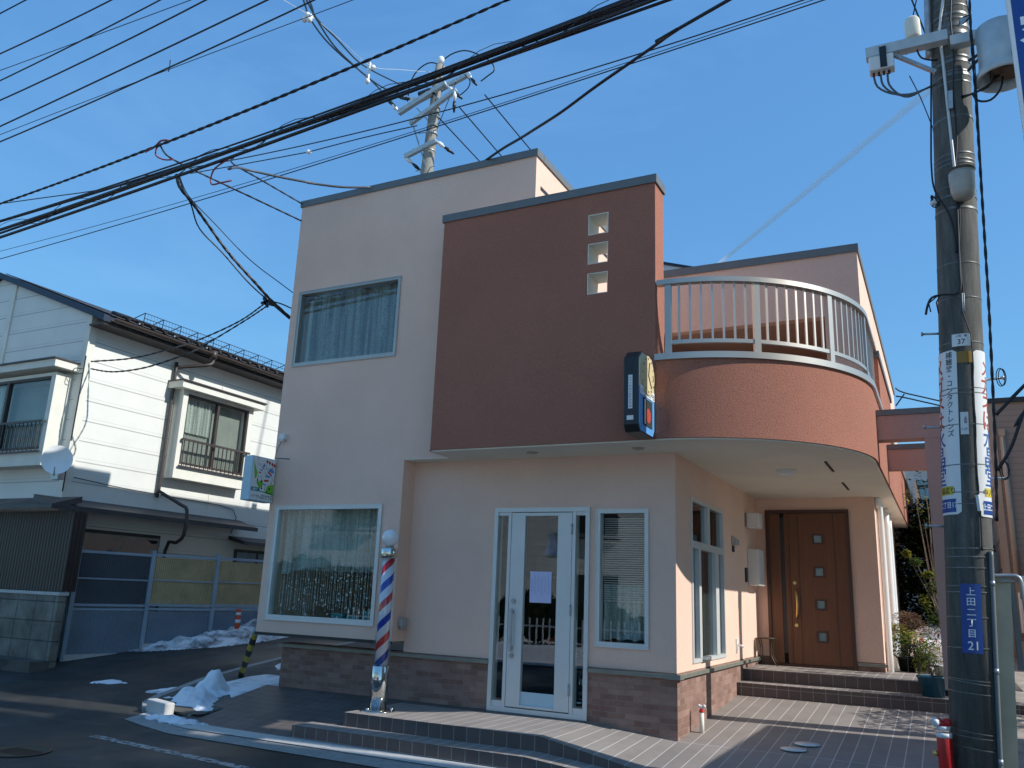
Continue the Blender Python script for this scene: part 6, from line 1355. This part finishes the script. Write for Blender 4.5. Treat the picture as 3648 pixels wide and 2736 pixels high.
# ------------------------------------------------------------------ overhead cables
PTS = [
[(-9.26,-2.50,6.30),(-6.95,-2.50,6.28),(-5.47,-2.50,6.34),(-4.30,-2.50,6.45),(-3.55,-2.50,6.54),(-2.15,-2.50,6.69),(-1.30,-2.50,6.71),(-0.39,-2.50,6.83),(0.46,-2.50,6.77)],
[(-9.20,-2.50,6.13),(-6.36,-2.50,6.24),(-5.67,-2.50,6.28),(-4.77,-2.50,6.33),(-3.54,-2.50,6.49),(-2.14,-2.50,6.63),(-1.30,-2.50,6.67),(-0.38,-2.50,6.80),(0.51,-2.50,6.76)],
[(-9.28,-2.45,6.10),(-6.14,-2.45,6.27),(-5.33,-2.45,6.33),(-3.59,-2.45,6.49),(-2.17,-2.45,6.63),(-1.33,-2.45,6.67),(-0.41,-2.45,6.79),(0.56,-2.45,6.78)],
[(-9.16,-2.50,5.98),(-5.95,-2.50,6.20),(-4.63,-2.50,6.25),(-3.53,-2.50,6.40),(-2.27,-2.50,6.44),(-1.77,-2.50,6.53),(-1.21,-2.50,6.58),(-0.38,-2.50,6.70),(0.62,-2.50,6.72)],
[(-3.63,-2.40,6.49),(-2.98,-2.40,6.58),(-2.13,-2.40,6.60),(-1.27,-2.40,6.62),(-0.42,-2.40,6.70),(0.65,-2.40,6.78)],
[(-9.33,-2.50,6.54),(-7.11,-2.50,6.32),(-6.08,-2.50,6.29),(-5.46,-2.50,6.31)],
[(-9.33,-2.50,6.54),(-7.75,-2.50,6.63),(-6.34,-2.50,6.71),(-6.01,-2.50,6.75),(-5.36,-2.50,6.77),(-3.60,-2.50,6.96),(-2.64,-2.50,7.08),(-1.89,-2.50,7.18),(-0.95,-2.50,7.24)],
[(-6.01,-2.50,6.71),(-6.40,-2.06,6.88),(-6.36,-1.62,6.88),(-6.18,-1.18,6.82),(-5.85,-0.74,6.68),(-5.56,-0.30,6.56)],
[(-4.68,-2.50,6.26),(-5.49,-1.77,6.73),(-5.76,-1.03,6.93),(-5.58,-0.30,6.84)],
[(-4.73,-2.50,6.12),(-4.93,-2.19,6.34),(-5.03,-1.87,6.48),(-4.80,-1.56,6.49),(-4.55,-1.24,6.51),(-4.91,-0.93,6.74),(-4.60,-0.61,6.77),(-4.33,-0.30,6.86)],
[(-5.63,-2.50,6.23),(-5.99,-2.14,6.30),(-6.12,-1.79,6.25),(-6.22,-1.43,6.14),(-6.13,-1.07,5.83),(-5.94,-0.71,5.50),(-5.95,-0.36,5.36),(-5.85,0.00,5.17)],
[(-5.59,-2.50,6.22),(-5.93,-2.14,6.27),(-6.16,-1.79,6.25),(-6.36,-1.43,6.09),(-6.25,-1.07,5.85),(-6.07,-0.71,5.52),(-6.02,-0.36,5.37),(-5.86,0.00,5.15)],
[(-5.57,-2.50,6.19),(-5.87,-2.08,6.18),(-5.83,-1.67,5.99),(-5.67,-1.25,5.69),(-5.72,-0.83,5.62),(-5.82,-0.42,5.62),(-5.84,0.00,5.56)],
[(-5.96,-0.30,5.34),(-5.92,-0.15,5.35),(-5.85,0.00,5.32)],
[(-6.30,-0.07,5.45),(-7.18,0.28,5.36),(-8.05,0.27,5.13),(-8.93,0.55,5.17),(-9.80,0.47,5.05),(-10.68,0.29,5.02)],
[(-6.30,-0.01,5.43),(-7.03,0.27,5.36),(-7.76,0.19,5.01),(-8.49,0.47,5.00),(-9.22,0.31,4.79),(-9.95,0.23,4.75),(-10.68,0.31,4.89)],
[(-10.44,-2.50,10.14),(-9.79,-2.50,10.18)],
[(-10.19,-2.50,9.31),(-8.83,-2.50,9.37),(-7.60,-2.50,9.45)],
[(-10.09,-2.50,8.98),(-8.31,-2.50,8.93),(-7.57,-2.50,8.92),(-5.89,-2.50,8.88)],
[(-10.02,-2.50,8.78),(-8.11,-2.50,8.93),(-6.51,-2.50,9.09)],
[(-9.91,-2.50,8.40),(-7.49,-2.50,8.58),(-5.59,-2.50,8.78)],
[(-9.76,-2.50,7.91),(-7.39,-2.50,8.13),(-5.50,-2.50,8.29),(-4.47,-2.50,8.41)],
[(-9.67,-2.50,7.63),(-6.76,-2.50,7.84),(-5.05,-2.50,8.01),(-3.81,-2.50,8.12),(-3.68,-2.50,8.15)],
[(-9.71,-2.50,7.76),(-6.88,-2.50,7.84),(-6.16,-2.50,7.89),(-4.82,-2.50,7.90),(-3.74,-2.50,7.93),(-3.30,-2.50,7.94),(-3.08,-2.50,7.95)],
[(-5.34,-1.00,9.81),(-6.29,0.13,10.63),(-6.98,1.27,11.21),(-7.47,2.40,11.69),(-7.72,3.53,12.00),(-8.21,4.67,12.48),(-8.57,5.80,12.79)],
[(-5.28,-1.00,9.79),(-6.14,0.13,10.56),(-6.71,1.27,10.96),(-7.15,2.40,11.39),(-7.68,3.53,11.96),(-8.09,4.67,12.51),(-8.36,5.80,13.12)],
[(-5.22,-1.00,9.77),(-6.34,0.36,10.78),(-7.05,1.72,11.50),(-7.69,3.08,12.12),(-8.35,4.44,12.92),(-8.60,5.80,13.49)],
[(-5.75,-1.00,9.95),(-6.40,0.40,10.81),(-6.98,1.80,11.48),(-7.38,3.20,11.97),(-7.69,4.60,12.87),(-7.80,6.00,13.73)],
[(-15.31,5.50,12.48),(-13.62,5.50,12.30),(-10.15,5.50,12.19),(-11.05,5.50,12.22),(-8.09,5.50,12.23),(-5.88,5.50,12.28),(-4.03,5.50,12.35),(-2.68,5.50,11.88),(0.70,5.50,12.62)],
[(-15.28,5.50,12.29),(-13.49,5.50,12.16),(-11.22,5.50,12.01),(-11.03,5.50,12.00),(-9.24,5.50,12.00),(-7.74,5.50,11.95)],
[(-23.56,5.50,11.27),(-15.12,5.50,11.47),(-10.11,5.50,11.82),(-10.98,5.50,11.66),(-7.57,5.50,11.85),(-4.03,5.50,12.22),(-2.78,5.50,11.63),(0.62,5.50,12.64)],
[(-23.46,5.50,10.92),(-22.74,5.50,11.11),(-15.10,5.50,11.35),(-10.10,5.50,11.70),(-10.98,5.50,11.60),(-7.47,5.50,11.84),(-4.03,5.50,12.15),(-2.78,5.50,11.52),(0.76,5.50,12.60)],
[(-6.23,6.00,12.68),(-6.49,9.00,12.90),(-6.56,12.00,12.87)],
[(-6.91,6.00,12.52),(-7.36,9.00,12.89),(-7.71,12.00,13.13)],
[(-7.51,6.00,12.42),(-8.04,9.00,12.88),(-8.50,12.00,13.27)],
[(-7.02,6.00,13.33),(-7.63,6.20,12.29)],
[(-2.49,-0.25,6.90),(-2.07,-0.53,6.84),(-1.68,-0.81,6.74),(-1.34,-1.09,6.63),(-0.87,-1.38,6.57),(-0.33,-1.66,6.59),(0.32,-1.94,6.64),(0.73,-2.22,6.58),(1.25,-2.50,6.51)],
[(3.18,-1.35,6.72),(3.16,-1.35,6.34),(3.14,-1.35,5.63),(3.09,-1.35,4.25),(3.07,-1.35,3.73),(3.03,-1.35,2.93),(3.00,-1.35,2.41),(2.97,-1.35,2.00)],
[(3.15,-1.37,6.71),(3.17,-1.37,6.32),(3.15,-1.37,5.62),(3.10,-1.37,4.46)],
[(2.72,-1.00,7.13),(2.80,-1.00,6.76),(2.85,-1.00,6.52)],
[(2.76,-1.00,7.12),(2.67,-1.00,6.76),(2.63,-1.00,6.54)],
[(2.64,-1.00,6.30),(2.72,-1.00,6.03),(2.80,-1.00,5.68)],
[(3.32,-1.35,3.14),(3.26,-1.35,3.08),(3.04,-1.35,2.85)],
[(3.30,-1.35,2.96),(3.23,-1.35,2.85),(3.12,-1.35,2.58),(3.01,-1.35,2.40)],
[(2.82,-1.19,6.16),(2.77,-1.19,5.51),(2.75,-1.19,5.20),(2.76,-1.19,4.97),(2.85,-1.19,4.73),(2.88,-1.19,4.53),(2.88,-1.19,4.35)],
[(1.89,11.00,6.12),(2.06,11.00,6.00),(2.78,11.00,5.75)],
[(1.88,11.00,5.93),(2.05,11.00,5.89),(2.74,11.00,5.66)],
[(1.87,11.00,5.71),(2.06,11.00,5.97)],

]
ORDER = ['L1', 'L2', 'L3', 'L4', 'L5', 'L0', 'U', 'D1', 'D2', 'D3', 'D4', 'D5', 'D6', 'D7', 'H1', 'H2', 'A', 'B', 'C', 'D', 'E', 'F', 'H', 'G', 'I1', 'I2', 'I3', 'I4', 'M1', 'M2', 'M3', 'M4', 'B1', 'B2', 'B3', 'B4', 'W', 'V1', 'V2', 'V3', 'V4', 'V5', 'V6', 'V7', 'V8', 'R1', 'R2', 'R3']
CAB = dict(zip(ORDER, PTS))
def fitline(pts, deg=2):
    """drop the jitter: least squares parabola of y and z over x"""
    import numpy as np
    x = np.array([p[0] for p in pts]); d_ = min(deg, len(pts)-1)
    cy2 = np.polyfit(x, [p[1] for p in pts], 1 if len(pts) > 1 else 0); cz2 = np.polyfit(x, [p[2] for p in pts], d_)
    return lambda xx: (xx, float(np.polyval(cy2, xx)), float(np.polyval(cz2, xx)))
def cable(key, r, label, mat='cable', name='overhead_cable', ext=(0, 0), fit=False, helix=None, twist=None, cat='cable', group='overhead cables'):
    P = CAB[key]
    group_fit = key in 'ABCDEFH' or key in ('M1', 'M3')
    fit = fit or (group_fit and len(P) > 2)
    if fit:
        f_ = fitline(P); x0_, x1_ = P[0][0]-ext[0], P[-1][0]+ext[1]; pts = [Vector(f_(x0_+(x1_-x0_)*i/40)) for i in range(41)]
    else:
        P = [Vector(p) for p in P]
        if ext[0]: P = [P[0]-(P[1]-P[0]).normalized()*ext[0]]+P
        if ext[1]: P = P+[P[-1]+(P[-1]-P[-2]).normalized()*ext[1]]
        pts = smoothp(P)
    mb = MB()
    def spiral(R_, pitch, rr, ph=0, bump=0):
        L = 0; res = []; acc = [0]
        for a, b in zip(pts[:-1], pts[1:]): acc.append(acc[-1]+(b-a).length)
        n = int(acc[-1]/(pitch/8)); j = 0
        for i in range(n+1):
            s = acc[-1]*i/n
            while j < len(pts)-2 and acc[j+1] < s: j += 1
            t = (s-acc[j])/max(1e-9, acc[j+1]-acc[j]); p = pts[j].lerp(pts[j+1], t); d = (pts[j+1]-pts[j]).normalized()
            u_ = d.cross(Vector((0, 0, 1))); u_ = u_.normalized() if u_.length > .01 else Vector((1, 0, 0)); v_ = u_.cross(d); a = 2*pi*s/pitch+ph
            res.append(p+(u_*cos(a)+v_*sin(a))*R_)
        mb.tube(res, rr, 4)
    if twist:
        spiral(twist, .30, r, 0); spiral(twist, .30, r, pi)
    else: mb.tube(pts, r, 6)
    if helix: spiral(helix, 1.3, .0045, 1.0)
    o = mb.build(name, Mt[mat]); return tag(o, label, cat, group)
E2 = (14, 14)
cable('U', .012, 'thick twisted cable running alone above the heavy cable bundle', ext=E2, fit=True, twist=.008)
cable('L1', .011, 'thin upper cable of the heavy bundle crossing the photo', ext=E2, fit=True)
cable('L2', .022, 'thickest cable of the heavy bundle crossing in front of the flat roof', ext=E2, fit=True, helix=.075)
cable('L3', .016, 'middle cable of the heavy bundle crossing the photo', ext=E2, fit=True, helix=.05)
cable('L4', .020, 'lowest thick cable of the heavy bundle on the left', ext=E2, fit=True)
cable('L5', .016, 'separate lower cable under the heavy bundle near the far pole', ext=(8, 14), fit=True)
cable('L0', .007, 'thin sagging lead joining the heavy bundle from the left edge', ext=(10, 0))
cable('D1', .011, 'twisted service cable dropping from the single cable to the bay corner', name='service_cable', twist=.004)
cable('D2', .010, 'twisted service cable dropping from the bundle to the parapet corner', name='service_cable', twist=.004)
cable('D3', .017, 'flat grey service cable sagging to the parapet of the pink shop', 'cable_grey', name='service_cable')
cable('D4', .019, 'thick bunched cable hanging down from the bundle behind the bay', name='service_cable', twist=.005)
cable('D5', .011, 'thinner cable tied along the thick bunched hanging cable', name='service_cable')
cable('D6', .007, 'thin loose wire hanging to the right of the bunched cable', name='service_cable')
cable('D7', .010, 'short wire from the hanging node to the bay flank', name='service_cable')
cable('H1', .010, 'upper twisted wire from the hanging node to the cream house corner', name='service_cable', twist=.006)
cable('H2', .010, 'lower twisted wire from the hanging node to the cream house corner', name='service_cable', twist=.006)
for k, rr_, lab in (('A', .011, 'first black power line in the very upper left corner'), ('B', .012, 'second black power line from the upper left corner'), ('C', .006, 'hair thin wire crossing the second and third power lines'), ('D', .011, 'third black power line from the upper left corner'),
    ('E', .012, 'fourth black power line from the upper left corner'), ('F', .012, 'fifth black power line from the upper left corner'), ('H', .011, 'sixth and lowest black power line at the upper left')):
    cable(k, rr_, lab, name='power_line', ext=E2, group='black power lines at the upper left')
cable('G', .005, 'hair thin wire just above the lowest power line, with a short tag hanging', name='power_line', ext=E2, fit=True, group='black power lines at the upper left')
mb = MB(); mb.tube([(-6.10, -2.5, 8.02), (-6.09, -2.5, 7.9), (-6.10, -2.5, 7.84)], .007, 5); tag(mb.build('wire_tag', Mt['cable']), 'short dark tag hanging from the thin upper wire', 'tag')
for k, lab in (('I1', 'left one of three insulated cables curving down to the far pole'), ('I2', 'middle one of three insulated cables curving down to the far pole'), ('I3', 'right one of three insulated cables curving down to the far pole')):
    cable(k, .016, lab, name='insulated_cable', ext=(8, 0), group='insulated cables to the far pole')
cable('I4', .005, 'thin pale stay wire above the insulated cables', 'wire_white', name='stay_wire', ext=(8, 0))
for k, r, lab in (('M1', .014, 'upper of the thin lines passing behind the shop'), ('M2', .013, 'thin line with a white insulator ending at the far pole'), ('M3', .008, 'middle of the thin lines passing behind the shop'), ('M4', .013, 'lowest of the thin lines passing behind the shop')):
    cable(k, r, lab, name='distant_line', ext=(0, 0) if k == 'M2' else ((0, 12) if k == 'M1' else E2), fit=k != 'M2', group='thin lines behind the shop')
for k, lab in (('B1', 'rightmost line sloping down from the far pole behind the roof'), ('B2', 'middle line sloping down from the far pole behind the roof'), ('B3', 'leftmost line sloping down from the far pole behind the roof')):
    cable(k, .017, lab, name='branch_line', group='lines sloping down from the far pole')
cable('B4', .010, 'short stay between the arms of the far pole', name='branch_line', group='lines sloping down from the far pole')
cable('W', .017, 'loose wavy cable running up from the parapet of the pink shop', name='wavy_cable', ext=(0, 10))
cable('V1', .009, 'twisted cable hanging vertically to the right of the near pole', name='hanging_cable', twist=.005)
cable('V2', .004, 'hair thin wire beside the vertical cable right of the near pole', name='hanging_cable')
cable('V3', .008, 'black wire rising from the arm of the near pole to the top edge', name='hanging_cable', ext=(3, 0))
cable('V4', .006, 'thin wire crossing above the antenna pod of the near pole', name='hanging_cable', ext=(3, 0))
cable('V5', .005, 'thin wire slanting from the arm to the near pole shaft', name='hanging_cable')
cable('V6', .014, 'upper black cable slanting in from the right edge to the vertical cable', name='hanging_cable', ext=(3, 0))
cable('V7', .014, 'lower black cable slanting in from the right edge to the vertical cable', name='hanging_cable', ext=(3, 0))
cable('V8', .009, 'slack black lead running down the left side of the near pole', name='hanging_cable')
for k, lab in (('R1', 'upper short wire behind the right end of the shop'), ('R2', 'lower short wire behind the right end of the shop'), ('R3', 'hanging loop joining the two short wires at the right end')):
    cable(k, .016, lab, name='distant_wire', ext=(0, 4) if k != 'R3' else (0, 0))
for c_, lab in (((3.10, -1.35, 3.16), 'coil of spare cable tied beside the vertical cable'), ((3.055, -1.35, 2.40), 'lower tangle of thin wires beside the vertical cable')):
    mb = MB()
    for k in range(2): mb.tube([(c_[0]+.03*cos(a)*(1-.12*k)+.012*k, c_[1], c_[2]+.075*sin(a)*(1-.08*k)) for a in [q_*.45 for q_ in range(15)]], .004, 6)
    tag(mb.build('cable_coil', Mt['cable']), lab, 'cable coil')
# spacers, guards and splices
def bits(name, pts, r, mat, label, cat):
    mb = MB(); mb.tube(pts, r, 10); return tag(mb.build(name, Mt[mat]), label, cat)
sp1 = MB()
for dx, dz in ((0, 0), (.10, -.03), (.05, .07)): sp1.sphere((-5.42+dx, -.85, 9.62+dz-.02), .045, 10)
sp1.bar((-5.45, -.85, 9.60), (-5.28, -.85, 9.62), .06, .06); tag(sp1.build('cable_spacer', Mt['porcelain']), 'white cable spacer at the top edge on the insulated cables', 'cable spacer')
sp2 = MB(); sp2.bar((-7.62, 3.4, 11.80), (-7.60, 3.4, 12.25), .05, .05); sp2.sphere((-7.50, 3.4, 12.1), .06, 10); sp2.sphere((-7.62, 3.4, 11.80), .06, 10); tag(sp2.build('cable_spacer', Mt['porcelain']), 'white cable spacer to the left of the far pole', 'cable spacer')
bits('cable_guard', [(-6.30, -2.5, 6.70), (-6.12, -2.5, 6.745), (-6.03, -2.5, 6.80), (-5.9, -2.5, 6.78)], .012, 'cable_red', 'faded red plastic guard on the single twisted cable', 'cable guard')
bits('cable_guard', [(-6.02, -2.5, 6.76), (-6.12, -2.48, 6.72), (-6.13, -2.46, 6.63), (-6.02, -2.42, 6.57), (-5.88, -2.4, 6.55)], .010, 'cable_red', 'hooked red guard below the single twisted cable', 'cable guard')
bits('cable_guard', [(-4.75, -2.5, 6.26), (-5.02, -2.45, 6.22), (-5.13, -2.4, 6.14), (-5.10, -2.4, 6.04), (-4.95, -2.4, 6.03), (-4.82, -2.35, 6.06)], .010, 'cable_red', 'hooked red guard hanging under the heavy bundle', 'cable guard')
for p, lab in (((-6.30, -.07, 5.47), 'black splice node on the hanging cable near the cream house'),):
    mb = MB(); rs = random.Random(8)
    for k in range(6): mb.bar((p[0]+rs.uniform(-.1, .1), p[1], p[2]+rs.uniform(-.06, .08)), (p[0]+rs.uniform(.02, .22), p[1], p[2]+rs.uniform(-.14, .02)), .03, .03)
    tag(mb.build('splice', Mt['black']), lab, 'cable splice')
mb = MB(); mb.sphere(CAB['M2'][3], .07, 12, .8); tag(mb.build('strain_insulator', Mt['porcelain']), 'small white insulator on the thin line left of the roof', 'insulator')

# ------------------------------------------------------------------ vapour trail high in the sky
m, ntc, pc_, oc_ = newmat('vapour'); pc_.inputs['Base Color'].default_value = (.95, .95, .97, 1); pc_.inputs['Roughness'].default_value = 1
tr = N(ntc, 'ShaderNodeBsdfTransparent'); lw = N(ntc, 'ShaderNodeLayerWeight'); lw.inputs[0].default_value = .5
r_ = ramp(ntc, lw.outputs['Facing'], ((0, .42), (.75, 0))); xx = N(ntc, 'ShaderNodeMixShader'); ntc.links.new(r_.outputs[0], xx.inputs[0])
ntc.links.new(tr.outputs[0], xx.inputs[1]); ntc.links.new(pc_.outputs[0], xx.inputs[2]); ntc.links.new(xx.outputs[0], oc_.inputs[0])
mb = MB(); a = Vector((110, 400, 318)); b = Vector((-92, 400, 173)); mb.tube([a.lerp(b, k/30) for k in range(31)], [3.2-.065*k+.25*noise.noise((k*.35, 0, 0)) for k in range(31)], 16)
vt = mb.build('vapour_trail', m); tag(vt, kind='stuff'); vt['label'] = 'thin white vapour trail slanting across the sky left of the near pole'; vt['category'] = 'vapour trail'
